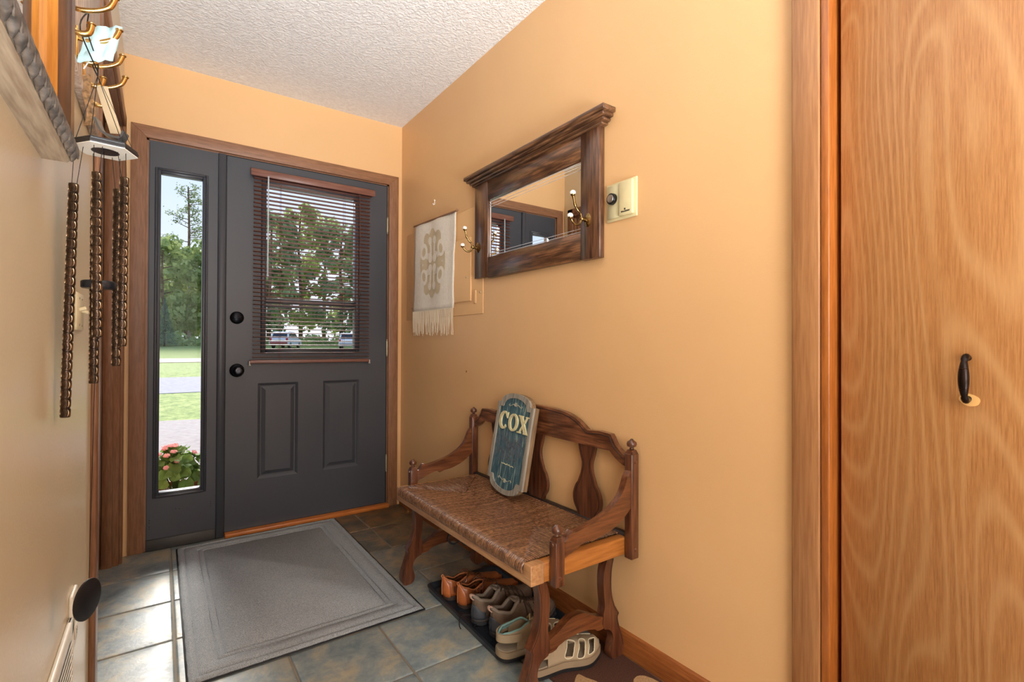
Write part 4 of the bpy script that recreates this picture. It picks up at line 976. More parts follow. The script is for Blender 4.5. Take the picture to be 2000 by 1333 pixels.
# sport sandals
m_sand = plain('tan_sandal_nubuck', (160, 140, 112), .85, var=.08, bump=.4, bscale=500); m_tealn = plain('teal_neoprene', (122, 162, 158), .8, bump=.3, bscale=600)
m_piping = plain('cream_piping', (214, 208, 180), .7)
def sandal(foot, label):
    R = empty('sport_sandal', label=label, cat='sandal', group='tan sport sandals with teal lining')
    L = .262; ht = [(0, .05), (.10, .058), (.22, .062), (.36, .072), (.46, .064), (.6, .052), (.8, .042), (.92, .036), (1, .016)]; wc = [(0, .004), (.04, .014), (.1, .024), (.25, .026), (.36, .020), (.44, 0), (1, 0)]
    wins = [(.47, .56, .10, .74), (.62, .70, .08, .84), (.76, .86, .14, .80)]
    def skip(sg, s, t):
        if s < .20 and t < .62: return True
        if s < .03: return t < .62
        for a, c_, t0, t1 in wins:
            sh = .10*(t-.4)
            if a+sh < s < c_+sh and t0 < t < t1: return True
        return False
    bm = upper(L, ht, wc, .030, foot, n=84, m=16, skip=skip); o = finish('upper', bm, m_sand, R, smooth=70); solid(o, .0035)
    # teal lining just inside, with the same openings
    bm = upper(L, [(a, c_*.97) for a, c_ in ht], wc, .030, foot, n=60, m=12, skip=lambda sg, s, t: s > .46 or (s < .20 and t < .62)); o = finish('lining', bm, m_tealn, R, smooth=70)
    for v_ in o.data.vertices: v_.co.y *= .90; v_.co.x = .5*L+(v_.co.x-.5*L)*.965; v_.co.z -= .0015
    bm = B(); tube(bm, collar_path(L, ht, wc, .030, foot, .43), .0034, 7, closed=True); finish('collar_piping', bm, m_tealn, R, smooth=80)
    bm = B()
    for (a, c_, t0, t1) in wins:
        for sg in (1, -1):
            lp_ = []
            for (s, t) in [(a, t0), (a, (t0+t1)/2), (a, t1), (c_, t1), (c_, (t0+t1)/2), (c_, t0)]:
                s = s+.10*(t-.4); W_ = outline_w(s); an = t*PI/2; lp_.append((s*L, side_shift(s, foot)+sg*(W_*math.cos(an)**.72+.0008), .030+interp(ht, s)*math.sin(an)**.9+.0008+.006*max(0, (s-.75)/.25)**2))
            tube(bm, crom(lp_, 4, True), .0014, 5, closed=True)
    finish('window_piping', bm, m_piping, R)
    finish('outsole', sole(L, 0, .010, foot, .005), m_rubber, R)
    finish('midsole', sole(L, .010, .030, foot, .003), plain('tan_midsole', (140, 120, 94), .8), R)
    finish('footbed', sole(L*.96, .028, .034, foot, -.003), plain('tan_footbed', (150, 136, 116), .9, bump=.6, bscale=200), R)
    # broad heel strap
    bm = B(); rows = []
    for k in range(17):
        t = -1+2*k/16; a = t*PI*.5; x = .062-.072*math.cos(a)+.004; y = .040*math.sin(a); z0_ = .058+.004*abs(t)
        rows.append([bm.verts.new(q) for q in ((x, y, z0_), (x-.001, y*1.02, z0_+.025), (x+.004, y*.93, z0_+.025), (x+.005, y*.90, z0_))])
    for a, c_ in zip(rows, rows[1:]):
        for q in range(4): bm.faces.new((a[q], a[(q+1) % 4], c_[(q+1) % 4], c_[q]))
    bm.faces.new(rows[0]); bm.faces.new(rows[-1]); finish('heel_strap', bm, m_sand, R, smooth=50)
    bm = B(); tube(bm, crom([(.42*L, -.01, .104), (.44*L, 0, .116), (.46*L, .008, .112), (.44*L, .014, .100)], 4), .0026, 6); tube(bm, crom([(.46*L, 0, .098), (.52*L, .012, .096), (.58*L, .0, .088)], 4), .0022, 6); finish('toggle_cord', bm, plain('sand_cord', (168, 150, 110), .8), R)
    return R
s1 = sandal(1, 'tan sport sandal with teal lining resting on the near tray edge'); put(s1, .893, 1.338, .018, -5, 3)
s2 = sandal(-1, 'tan sport sandal on the floor behind the near front bench leg'); put(s2, .930, 1.225, .009, -8)
# ================================================================== RUG (lower right)
b = NB('brown_rug_pile'); v = b.coords(); n1 = b.noise(v, 260, 3, .7); c = b.ramp(n1, [(.3, lin((62, 34, 24))), (.7, lin((104, 64, 46)))]); b.col(c); b.setv(Roughness=1); b.bump(n1, .9, .005); m_rug = b.m
b = NB('tan_rug_pile'); v = b.coords(); n1 = b.noise(v, 260, 3, .7); c = b.ramp(n1, [(.3, lin((158, 122, 82))), (.7, lin((204, 168, 122)))]); b.col(c); b.setv(Roughness=1); b.bump(n1, .9, .005); m_rugt = b.m
RG = empty('rug', (1.10, .75, 0), label='dark brown rug with tan shapes on the floor at the lower right', cat='rug')
bm = B(); prism(bm, [(.985, .1), (1.255, .1), (1.255, 1.255), (.985, 1.255)], .0004, .0075, 'xy', .002); finish('pile', bm, m_rug, RG, True)
bm = B()
for pts in ([(1.205, 1.035), (1.245, .96), (1.245, .60), (1.04, .60), (1.075, .93), (1.135, .985)], [(1.06, 1.145), (1.075, 1.12), (1.09, 1.07), (1.03, 1.05), (1.0, 1.09)], ):
    prism(bm, t2(crom(pts, 4, True)), .007, .0088, 'xy')
finish('tan_motif', bm, m_rugt, RG, True, smooth=0)
# ================================================================== LEFT: framed mirror, coat rack, wind chime, plates
FM = empty('framed_mirror', (XL, .68, 1.7), label='ornate carved wood framed mirror on the left wall at the top corner', cat='mirror')
m_fside = wood('frame_grey_brown', (186, 168, 144), (146, 124, 102), .5, 1, 140, 4, 5, .2)
m_carve = wood('carved_dark_brown', (96, 60, 36), (54, 32, 20), .35, 2, 90, 6, 8, .4, .3, .5)
m_gold = wood('gilded_lip', (190, 124, 44), (150, 90, 24), .35, 2, 90, 3, 5, .2, .3)
ya, yb2, za, zb2 = .30, 1.054, 1.317, 2.12
def rect_ring(prof, mat, name):
    bm = B(); rings = []
    for (wd, dp) in prof:
        a, c_, e, g_ = ya+wd, yb2-wd, za+wd, zb2-wd; x = XL+dp
        rings.append([bm.verts.new(q) for q in ((x, a, e), (x, c_, e), (x, c_, g_), (x, a, g_))])
    for r0_, r1_ in zip(rings, rings[1:]):
        for k in range(4): j = (k+1) % 4; bm.faces.new((r0_[k], r0_[j], r1_[j], r1_[k]))
    return finish(name, bm, mat, FM, True, smooth=30)
rect_ring([(0, 0), (0, .030), (.003, .034), (.008, .034), (.008, 0)], m_fside, 'frame_side')
rect_ring([(.008, .030), (.020, .040), (.036, .038), (.050, .030), (.054, .024), (.054, 0)], m_carve, 'frame_face')
rect_ring([(.054, .022), (.058, .025), (.063, .020), (.067, .014), (.067, 0)], m_gold, 'gilded_lip')
rect_ring([(.067, .009), (.108, .0105), (.108, .004)], m_mirror, 'bevel_strip')
bm = B(); box(bm, XL+.002, XL+.0105, ya+.108, yb2-.108, za+.108, zb2-.108); finish('mirror_glass', bm, m_mirror, FM, True, smooth=0)
m_rope = plain('silvered_rope_moulding', (134, 126, 120), .28, .5, var=.5, scale=70, bump=.8, bscale=160)
def rope(p0, p1, nm):   # twisted acanthus/rope moulding: slanted lobes
    bm = B(); p0 = Vector(p0); p1 = Vector(p1); L_ = (p1-p0).length; d = (p1-p0)/L_; nL = int(L_/.030)
    up = Vector((1, 0, 0)); side = d.cross(up)
    tube(bm, [p0, p1], .0075, 8)
    for k in range(nL):
        c_ = p0+d*((k+.5)*L_/nL)
        pth = [c_+d*(.026*t)+side*(.0110*t)+up*(.006*math.cos(t*1.3)) for t in (-1, -.7, -.35, 0, .35, .7, 1)]
        tube(bm, pth, [.0018, .0048, .0066, .0070, .0062, .0040, .0016], 7)
        tube(bm, [q_+up*.006 for q_ in pth[1:-1]], .0014, 5)
    finish(nm, bm, m_rope, FM, True, smooth=60)
q = .0135; X_ = XL+.034
rope((X_, ya+q, za+q), (X_, yb2-q, za+q), 'rope_moulding'); 
rope((X_, yb2-q, zb2-q), (X_, ya+q, zb2-q), 'rope_moulding')

# coat rack
CR = empty('coat_rack', (XL, 1.42, 1.75), label='whitewashed wooden coat rack board with brass double hooks on the left wall', cat='coat rack')
m_ww = wood('whitewashed_wood', (214, 200, 188), (158, 132, 112), .35, 2, 110, 6, 8, .4)
boxo('back_board', (XL, XL+.012, 1.16, 1.755, 1.585, 2.05), m_ww, CR, bev=.002)
boxo('edge_moulding', (XL, XL+.019, 1.13, 1.16, 1.575, 2.06), m_trim, CR, bev=.003)
boxo('edge_moulding', (XL, XL+.016, 1.13, 1.76, 1.565, 1.585), m_ww, CR, bev=.002)
m_hook = plain('polished_brass', (222, 180, 112), .25, 1)
def rack_hook(y, z):
    h = empty('brass_hook'); h.parent = CR; h.location = Vector((XL+.012, y, z))-CR.location
    bm = B(); box(bm, 0, .004, -.008, .008, -.042, .032, .0018, 2); o = finish('hook_plate', bm, m_hook); o.parent = h
    bm = B(); tube(bm, crom([(.002, 0, .010), (.020, -.002, .008), (.042, -.004, .014), (.060, -.006, .026), (.068, -.007, .044)], 6), [.0044]*18+[.0050]*7, 14); sphere(bm, (.068, -.007, .045), .0062, (1.15, 1.15, .5)); o = finish('upper_prong', bm, m_hook); o.parent = h
    bm = B(); tube(bm, crom([(.002, 0, -.026), (.016, 0, -.034), (.030, 0, -.030), (.034, 0, -.014)], 5), .0055, 10); sphere(bm, (.034, 0, -.012), .0062, (1.15, 1.15, .5)); o = finish('lower_prong', bm, m_hook); o.parent = h
    bm = B(); lathe(bm, [(.003, .004), (.0022, .006), (.0005, .0062)], 8, 'x', (0, 0, -.036)); o = finish('screw', bm, m_hook); o.parent = h
    return h
for y, z in ((1.185, 1.625), (1.30, 1.625), (1.41, 1.625), (1.52, 1.625)): rack_hook(y, z)
# face mask on a hook
FMk = empty('face_mask', (XL+.05, 1.30, 1.6), label='pale blue pleated face mask hanging on the brass coat rack hooks', cat='face mask')
bm = B(); n_ = 10; g = []
for i in range(n_+1):
    row = []
    for j in range(7):
        a, c_ = i/n_, j/6; y = 1.30+.010*math.sin(i*1.3)*.4-.020*c_+.004; x = XL+.030+.055*a-.015*c_; z = 1.665-.030*a*0-.095*c_*.9+.020*a-.006*math.sin(i*2.2)*(1 if j % 2 else .2)
        row.append(bm.verts.new((x, y+.004*math.sin(j*2.1), z)))
    g.append(row)
for i in range(n_):
    for j in range(6): bm.faces.new((g[i][j], g[i+1][j], g[i+1][j+1], g[i][j+1]))
o = finish('pleated_cloth', bm, plain('pale_blue_mask', (186, 218, 222), .9), FMk, True, smooth=60); solid(o, .001)
bm = B(); tube(bm, crom([(XL+.032, 1.300, 1.665), (XL+.03, 1.298, 1.63), (XL+.034, 1.296, 1.60), (XL+.026, 1.285, 1.57)], 5), .0012, 5); finish('ear_loop', bm, plain('white_elastic', (220, 226, 228), .9), FMk, True)
# leash with buckle hanging from the last hook
LS = empty('dog_leash', (XL+.05, 1.45, 1.55), label='beige webbing leash with grey metal buckle hanging behind the wind chime', cat='leash')
bm = B()
def ribbon(bm, path, wv, wd, th):
    P, T, N = frames(path); wv = Vector(wv).normalized(); rows = []
    for p, t in zip(P, T):
        n_ = t.cross(wv).normalized(); rows.append([bm.verts.new(q) for q in (p-wv*wd-n_*th, p+wv*wd-n_*th, p+wv*wd+n_*th, p-wv*wd+n_*th)])
    for a, c_ in zip(rows, rows[1:]):
        for q in range(4): bm.faces.new((a[q], a[(q+1) % 4], c_[(q+1) % 4], c_[q]))
    bm.faces.new(rows[0]); bm.faces.new(rows[-1])
ribbon(bm, crom([(XL+.045, 1.40, 1.590), (XL+.052, 1.395, 1.56), (XL+.062, 1.38, 1.52), (XL+.072, 1.37, 1.482)], 5), (1, -.5, 0), .011, .001); finish('webbing', bm, plain('beige_webbing', (206, 184, 150), .9, bump=.4, bscale=500), LS, True)
bm = B(); ribbon(bm, crom([(XL+.040, 1.37, 1.505), (XL+.052, 1.37, 1.478), (XL+.080, 1.365, 1.470), (XL+.088, 1.365, 1.486)], 5), (.3, 1, 0), .013, .0022); finish('buckle', bm, plain('grey_metal_buckle', (120, 128, 136), .3, .8), LS, True)
bm = B(); ribbon(bm, crom([(XL+.020, 1.385, 1.60), (XL+.022, 1.38, 1.56), (XL+.030, 1.375, 1.52), (XL+.026, 1.375, 1.49)], 5), (1, -.3, .2), .008, .001); finish('patterned_strap', bm, plain('patterned_strap', (150, 116, 80), .8, var=.6, scale=120), LS, True)

# wind chime: local frame at the hook, camera-independent layout
ccx, ccy = -.0865, 1.2
rayl = Vector((ccx, ccy, 0)).normalized(); lat = Vector((rayl.y, -rayl.x, 0))
WC = empty('wind_chime', (ccx, ccy, 1.40), label='wind chime with black hexagon top and patterned copper-toned tubes hanging on the left', cat='wind chime')
hz_ = 1.390; HR = .050
def hexpts(r): return [(ccx+r*math.cos(PI/3*k+.15), ccy+r*math.sin(PI/3*k+.15)) for k in range(6)]
m_blk = plain('black_lacquer', (24, 26, 32), .35)
bm = B(); prism(bm, hexpts(HR), hz_, hz_+.007, 'xy', .001); prism(bm, hexpts(HR*.97), hz_+.007, hz_+.011, 'xy', .001); finish('hexagon_top', bm, m_blk, WC, True, smooth=20)
bm = B(); prism(bm, hexpts(HR*.98), hz_-.0016, hz_, 'xy'); finish('hexagon_underside', bm, plain('white_painted_wood', (232, 226, 214), .6), WC, True, smooth=0)
bm = B(); lathe(bm, [(.021, -.0022), (.021, -.0016)], 28, 'z', (ccx, ccy, hz_)); finish('dark_centre', bm, m_blk, WC, True)
b = NB('embossed_scale_metal'); v = b.coords()
sp_ = b.n('SeparateXYZ'); b.l(v, sp_.inputs[0])
b.col(b.ramp(b.noise(v, 50, 3), [(.3, lin((44, 34, 28))), (.7, lin((84, 64, 50)))])); b.setv(Metallic=.8, Roughness=.38); m_scale = b.m
m_scale_hi = plain('copper_scale', (122, 100, 78), .36, 1, var=.5, scale=90)
def chime_tube(name, lt, dp, ztop, L_, tw):
    """embossed tube: body plus rows of raised crescent scales facing all round"""
    c_ = Vector((ccx, ccy, 0))+lat*lt+rayl*dp
    r = .0068
    T = bpy.data.objects.new(name, None); COL.objects.link(T); T.parent = WC; T.location = Vector((c_.x, c_.y, ztop))-WC.location; T.rotation_euler = (0, tw, 0)
    bm = B(); lathe(bm, [(r*.9, -L_), (r, -L_+.001), (r, -.001), (r*.9, 0)], 16, 'z'); o = finish('tube_body', bm, m_scale); o.parent = T
    bm = B(); nr = int(L_/.0165)
    for i in range(nr):
        z = -(i+.5)*L_/nr
        for k in range(4):
            for q in range(4):
                a0 = k*PI/2+q*.40+.785*(i % 2); pth = []
                for s in range(6):
                    t = -1.2+2.4*s/5
                    pth.append(((r+.0003)*math.cos(a0+.42*math.cos(t)), (r+.0003)*math.sin(a0+.42*math.cos(t)), z+.0066*math.sin(t)))
                tube(bm, pth, .00062, 3, cap=False)
    for i in range(nr+1):
        z = -i*L_/nr; z = max(min(z, -.0008), -L_+.0008)
        lathe(bm, [(r, z-.0006), (r+.0007, z), (r, z+.0006)], 12, 'z')
    o = finish('embossed_scales', bm, m_scale_hi, smooth=60); o.parent = T; o['kind'] = 'stuff'
    return T, c_
tubes = [(-.044, -.006, 1.318, .422, .02), (-.012, -.034, 1.338, .298, -.01), (-.014, .030, 1.318, .365, 0), (.028, -.016, 1.342, .318, .005), (.019, .034, 1.330, .345, 0)]
bmc = B()
for lt, dp, zt_, L_, tw in tubes:
    T, c_ = chime_tube('chime_tube', lt, dp, zt_, L_, tw)
    top = Vector((ccx, ccy, hz_-.001))+(c_-Vector((ccx, ccy, 0)))*.85
    for s in (-1, 1): tube(bmc, [top+lat*.006*s, Vector((c_.x, c_.y, zt_-.012))+lat*.003*s], .0005, 4)
tube(bmc, [(ccx-.002, ccy, hz_), (ccx-.006, ccy, 1.14), (-.098, ccy-.01, .95), (-.103, 1.19, .60)], .0006, 4)
apex = Vector((XL+.046, 1.30, 1.598))
for k in (0, 2, 3, 5): q_ = hexpts(HR*.85)[k]; tube(bmc, [(q_[0], q_[1], hz_+.01), apex-Vector((0, 0, .03))], .0007, 4)
tube(bmc, crom([apex-Vector((0, 0, .03)), apex, apex+Vector((-.004, .004, .012)), apex+Vector((-.010, 0, .012)), apex+Vector((-.008, 0, -.01)), apex-Vector((0, 0, .03))], 4), .0014, 5)
tube(bmc, crom([apex+Vector((-.004, 0, .01)), (XL+.035, 1.24, 1.625), (XL+.040, 1.20, 1.64), (XL+.03, 1.19, 1.60), apex-Vector((0, 0, .02))], 6), .0012, 5)
finish('suspension_cord', bmc, m_rubber, WC, True)
bm = B(); lathe(bm, [(.024, -.007), (.026, -.005), (.026, .005), (.024, .007)], 28, 'z', (ccx-.008, ccy, 1.138)); finish('striker_disc', bm, m_blk, WC, True)
bm = B(); lathe(bm, [(.036, -.0025), (.0385, -.0012), (.0385, .0012), (.036, .0025)], 32, 'y'); bm.transform(Matrix.Translation((-.105, 1.19, .562)) @ Matrix.Rotation(math.radians(63), 4, 'Z') @ Matrix.Scale(.93, 4)); finish('sail_disc', bm, m_blk, WC, True)
# switch plate, outlet, register on left wall
SP = empty('switch_plate', (XL, 1.487, 1.10), label='cream double toggle switch plate on the left wall behind the chimes', cat='light switch')
m_cream = plain('cream_plastic', (226, 214, 178), .4)
boxo('plate', (XL, XL+.005, 1.43, 1.545, 1.058, 1.142), m_cream, SP, bev=.002)
for y in (1.465, 1.51):
    bm = B(); box(bm, XL+.004, XL+.018, y-.004, y+.004, 1.100, 1.108, .0015); bmesh.ops.rotate(bm, cent=(XL+.005, y, 1.104), matrix=Matrix.Rotation(math.radians(-20 if y < 1.5 else 20), 3, 'Y'), verts=bm.verts); finish('toggle', bm, m_cream, SP, True)
    bm = B()
    for z in (1.07, 1.13): lathe(bm, [(.003, .005), (.002, .0062), (.0005, .0064)], 8, 'x', (XL, y, z))
    finish('screw', bm, m_hinge, SP, True)
OP = empty('outlet_plate', (XL, 1.43, .43), label='white outlet cover plate low on the left wall beside the air grille', cat='outlet')
m_wp = plain('white_plastic', (236, 230, 216), .4)
boxo('plate', (XL, XL+.007, 1.392, 1.464, .372, .494), m_wp, OP, bev=.003, seg=2)
for z in (.408, .458):
    bm = B(); box(bm, XL+.007, XL+.010, 1.412, 1.444, z-.015, z+.015, .0015); finish('socket', bm, m_wp, OP, True)
    bm = B(); box(bm, XL+.0098, XL+.0103, 1.420, 1.422, z-.004, z+.006); box(bm, XL+.0098, XL+.0103, 1.433, 1.435, z-.004, z+.006); finish('socket_slot', bm, m_rubber, OP, True, smooth=0)
AG = empty('air_grille', (XL, 1.1, .35), label='white louvred air return grille at the bottom of the left wall', cat='air vent')
bm = B(); g0, g1, k0, k1 = .85, 1.388, .10, .455
box(bm, XL, XL+.010, g0, g1, k1-.03, k1, .004, 2); box(bm, XL, XL+.010, g0, g1, k0, k0+.03, .004, 2); box(bm, XL, XL+.010, g0, g0+.03, k0, k1, .004, 2); box(bm, XL, XL+.010, g1-.03, g1, k0, k1, .004, 2)
finish('grille_frame', bm, m_wp, AG, True)
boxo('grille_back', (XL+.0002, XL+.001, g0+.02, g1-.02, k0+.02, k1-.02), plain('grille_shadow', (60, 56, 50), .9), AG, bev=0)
bm = B(); box(bm, 0, .0012, -(g1-g0)/2+.028, (g1-g0)/2-.028, -.007, .007); sl = finish('louvre', bm, m_wp, AG)
for k in range(20):
    o = sl if k == 0 else sl.copy()
    if k: COL.objects.link(o); o.parent = AG
    o.location = Vector((XL+.006, (g0+g1)/2, k0+.038+k*.0145))-AG.location; o.rotation_euler = (0, math.radians(35), 0)
# ================================================================== OUTSIDE
def noisy(name, cs, scale, rough=.95, bump=.3, dist=.02, detail=5, sc=(1, 1, 1)):
    b = NB(name); v = b.coords(sc); n_ = b.noise(v, scale, detail, .65); b.col(b.ramp(n_, [(.3, lin(cs[0])), (.5, lin(cs[1])), (.7, lin(cs[2]))])); b.setv(Roughness=rough); b.bump(n_, bump, dist); return b.m
m_grass = noisy('lawn_grass', ((92, 116, 48), (132, 150, 72), (170, 176, 104)), 9, sc=(1, .5, 1))
m_conc = noisy('concrete_walk', ((146, 136, 130), (160, 150, 144), (168, 160, 152)), 12)
m_road = noisy('asphalt_drive', ((136, 134, 142), (150, 148, 154), (160, 158, 162)), 8)
m_grav = noisy('gravel_strip', ((184, 160, 136), (204, 182, 158), (214, 198, 176)), 6)
GZ = -.17
def gh(y):
    if y < 36: return GZ
    return GZ+(y-36)*.034 if y < 75 else GZ+39*.034
bm = B(); ysr = [3.2, 9, 14, 22, 30, 36, 42, 48, 54, 60, 66, 72, 80, 110]
xsr = [-60, -20, -5, 0, 5, 10, 20, 60, 120]
G_ = [[bm.verts.new((x, y, gh(y))) for y in ysr] for x in xsr]
for i in range(len(xsr)-1):
    for j in range(len(ysr)-1): bm.faces.new((G_[i][j], G_[i+1][j], G_[i+1][j+1], G_[i][j+1]))
o = finish('ground', bm, m_grass, smooth=60); struct(o, 'grassy yard outside the door')
bm = B(); prism(bm, [(-6, 3.2), (9, 3.2), (9, 8.2), (1.2, 9.0), (0, 9.25), (-6, 10.2)], GZ-.05, GZ+.02, 'xy', .01); o = finish('walkway', bm, m_conc); struct(o, 'pale concrete walk outside the sidelight')
bm = B(); box(bm, -40, 60, 14.4, 21.0, GZ-.05, GZ+.012); o = finish('driveway', bm, m_road, smooth=0); struct(o, 'grey asphalt drive crossing the lawn')
bm = B(); vs = [bm.verts.new(q) for q in ((-40, 36.5, gh(36.5)+.03), (60, 36.5, gh(36.5)+.03), (60, 40.5, gh(40.5)+.03), (-40, 40.5, gh(40.5)+.03))]; bm.faces.new(vs); v2_ = [bm.verts.new((q.co.x, q.co.y, q.co.z-.06)) for q in vs]; bm.faces.new(v2_)
for k in range(4): bm.faces.new((vs[k], v2_[k], v2_[(k+1) % 4], vs[(k+1) % 4]))
o = finish('gravel_path', bm, m_grav, smooth=0); struct(o, 'pinkish gravel path beyond the drive')
# unseen overhang added to limit light from above the door
bm = B(); box(bm, -3.2, 3.2, YD-.2, YD+.35, ZC+.12, ZC+.2); o = finish('shade_overhang', bm, plain('soffit_white', (214, 210, 200), .8), smooth=0); struct(o, 'unseen roof overhang added above the entry door to shade it')
# trees
def foliage_mesh(seed, cl, rad, nl, lsz, shape):
    random.seed(seed); bm = B()
    for _ in range(cl):
        a = random.uniform(0, 2*PI); t = random.random(); hz__ = shape(t); r = rad*hz__[1]*math.sqrt(random.uniform(.15, 1)); c_ = Vector((r*math.cos(a), r*math.sin(a), hz__[0])); cr_ = random.uniform(.5, 1.1)*hz__[2]
        for _ in range(nl):
            d = Vector((random.gauss(0, 1), random.gauss(0, 1), random.gauss(0, .8))); d = d.normalized()*cr_*random.uniform(.5, 1); p = c_+d
            n_ = (d.normalized()+Vector((random.uniform(-.8, .8), random.uniform(-.8, .8), random.uniform(-.2, .9)))).normalized(); t1_ = n_.orthogonal().normalized(); t2__ = n_.cross(t1_); s = lsz*random.uniform(.6, 1.3)
            bm.faces.new([bm.verts.new(q) for q in (p-t1_*s, p-t2__*s*.7, p+t1_*s, p+t2__*s*.7)])
    return bm
def leafmat(name, c0, c1, c2):
    b = NB(name); n_ = b.noise(b.coords(), .9, 4, .7); g_ = b.n('NewGeometry'); 
    c_ = b.ramp(n_, [(.3, lin(c0)), (.5, lin(c1)), (.7, lin(c2))]); b.col(c_); b.setv(Roughness=.7)
    tr = b.n('BsdfTranslucent'); b.l(c_, tr.inputs[0]); mx = b.n('MixShader'); mx.inputs[0].default_value = .45; b.l(b.b.outputs[0], mx.inputs[1]); b.l(tr.outputs[0], mx.inputs[2]); b.l(mx.outputs[0], b.out.inputs[0]); return b.m
m_l1 = leafmat('deciduous_leaves', (136, 158, 96), (168, 184, 116), (200, 206, 142)); m_l2 = leafmat('dark_leaves', (104, 132, 90), (136, 158, 112), (170, 182, 134)); m_l3 = leafmat('pine_needles', (92, 112, 74), (124, 140, 96), (160, 168, 120)); m_l4 = leafmat('blue_spruce_needles', (96, 124, 106), (122, 148, 128), (150, 170, 150))
m_bark = noisy('tree_bark', ((84, 66, 50), (116, 94, 74), (150, 128, 104)), 4); m_birch = noisy('birch_bark', ((120, 112, 100), (190, 184, 172), (216, 210, 200)), 4)
def round_shape(h): return lambda t: (h*(.12+.85*t), math.sin(PI*min(.98, .12+.8*t))**.6, 1.2)
def trunk(h, r, seed, lean=.3):
    random.seed(seed); bm = B(); pth = crom([(0, 0, -.3), (random.uniform(-lean, lean)*.4, 0, h*.35), (random.uniform(-lean, lean), random.uniform(-lean, lean), h*.7), (random.uniform(-lean, lean), 0, h)], 4)
    tube(bm, pth, [r*(1-.75*k/(len(pth)-1)) for k in range(len(pth))], 8)
    for k in range(7):
        z = h*random.uniform(.35, .95); a = random.uniform(0, 2*PI); l_ = h*.16; tube(bm, [(0, 0, z), (l_*.6*math.cos(a), l_*.6*math.sin(a), z+.3), (l_*math.cos(a), l_*math.sin(a), z+.5)], [r*.28, r*.18, r*.08], 5)
    return bm
def tree(x, y, h, rad, mat, bark, seed, label, name='leafy_tree', mesh=None, cat='tree'):
    R = empty(name, (x, y, gh(y)), (0, 0, seed*1.3), label=label, cat=cat, group='trees beyond the lawn')
    finish('trunk', trunk(h*.95, .16+h*.008, seed), bark, R)
    o = finish('foliage', foliage_mesh(seed, int(34+h*1.5), rad, 46, .34, round_shape(h)), mat, R, smooth=0, normals=False); o['kind'] = 'stuff'
    return R
tl = [(.2, 70, 12.4, 2.6, m_l1, m_bark, 'light green leafy tree at the left edge of the sidelight view'), (3.0, 74, 12.2, 2.8, m_l1, m_birch, 'leafy tree with pale slim trunk seen in the middle of the sidelight'),
      (5.2, 71, 12.8, 2.7, m_l1, m_birch, 'leafy tree with slanting pale trunk at the right of the sidelight view'), (-2.6, 76, 13, 3.2, m_l1, m_bark, 'leafy tree of the wood just left of the sidelight view'), (1.7, 80, 10, 3.4, m_l2, m_bark, 'dark green tree filling the gap low in the sidelight wood'),
      (8.0, 76, 15, 3.4, m_l2, m_bark, 'dark leafy tree of the wood hidden between sidelight and door window'), (11.0, 68, 17, 3.6, m_l2, m_bark, 'dark leafy tree at the left side of the door window view'), (15.6, 72, 19, 4.2, m_l1, m_bark, 'tall light leafy tree above the red and white car'),
      (19.6, 67, 17, 4.2, m_l2, m_bark, 'dark leafy tree between the two parked cars'), (23.6, 61, 16, 3.6, m_l1, m_bark, 'light leafy tree above the white car'), (28.5, 66, 18, 4.6, m_l2, m_bark, 'dark leafy tree at the right side of the door window view'), (12.6, 82, 19, 4.4, m_l2, m_bark, 'tall dark tree behind the others at the left of the door window view'), (20.5, 79, 19, 4.6, m_l1, m_bark, 'tall light tree behind the others in the middle of the door window view'), (27, 76, 20, 4.6, m_l2, m_bark, 'tall dark tree behind the others at the right of the door window view')]
for k, (x, y, h, r, mt, bk, lb) in enumerate(tl): tree(x, y, h, r, mt, bk, k+1, lb)
# tall pine rising over the others
PNT = empty('pine_tree', (2.75, 78, gh(78)), label='tall sparse pine rising above the wood in the sidelight', cat='tree')
bm = B(); tube(bm, crom([(0, 0, 0), (.1, 0, 8), (.25, 0, 14), (.1, 0, 20.5)], 5), [.28*(1-.7*k/15) for k in range(16)], 7)
random.seed(40); tips = []
for k in range(26):
    z = 13.2+7*k/26; a = random.uniform(0, 2*PI); l_ = (2.7-1.8*(z-13)/8)*random.uniform(.6, 1.1); q = Vector((l_*math.cos(a), l_*math.sin(a), z+.5)); tube(bm, [(.2, 0, z), q*.5+Vector((.1, 0, z*.5-.05)), q], [.06, .045, .02], 5); tips.append(q)
finish('trunk', bm, m_bark, PNT)
bm = B()
for q in tips:
    for _ in range(55):
        p = q*random.uniform(.55, 1.0); p.z = q.z; p += Vector((random.gauss(0, .32), random.gauss(0, .32), random.gauss(.1, .22))); n_ = Vector((random.uniform(-1, 1), random.uniform(-1, 1), random.uniform(-1, 1))).normalized(); a_ = n_.orthogonal().normalized(); c_ = n_.cross(a_); s = random.uniform(.08, .17)
        bm.faces.new([bm.verts.new(v_) for v_ in (p-a_*s, p-c_*s*.6, p+a_*s, p+c_*s*.6)])
finish('needles', bm, m_l3, PNT, smooth=0, normals=False)['kind'] = 'stuff'
SPR = empty('spruce_tree', (.35, 62, gh(62)), label='small blue-green spruce low at the left of the sidelight view', cat='tree')
bm = B(); tube(bm, [(0, 0, -.2), (0, 0, 4.8)], [.1, .02], 6); finish('trunk', bm, m_bark, SPR)
bm = B(); random.seed(9)
for _ in range(2600):
    t = random.random()**.7; z = .4+4.5*(1-t); r = 1.35*t*random.uniform(.5, 1); a = random.uniform(0, 2*PI); p = Vector((r*math.cos(a), r*math.sin(a), z-.25*r)); n_ = Vector((math.cos(a)*.4, math.sin(a)*.4, 1)).normalized(); a_ = Vector((math.cos(a), math.sin(a), -.3)).normalized(); c_ = n_.cross(a_); s = .14
    bm.faces.new([bm.verts.new(v_) for v_ in (p-a_*s, p-c_*s*.35, p+a_*s, p+c_*s*.35)])
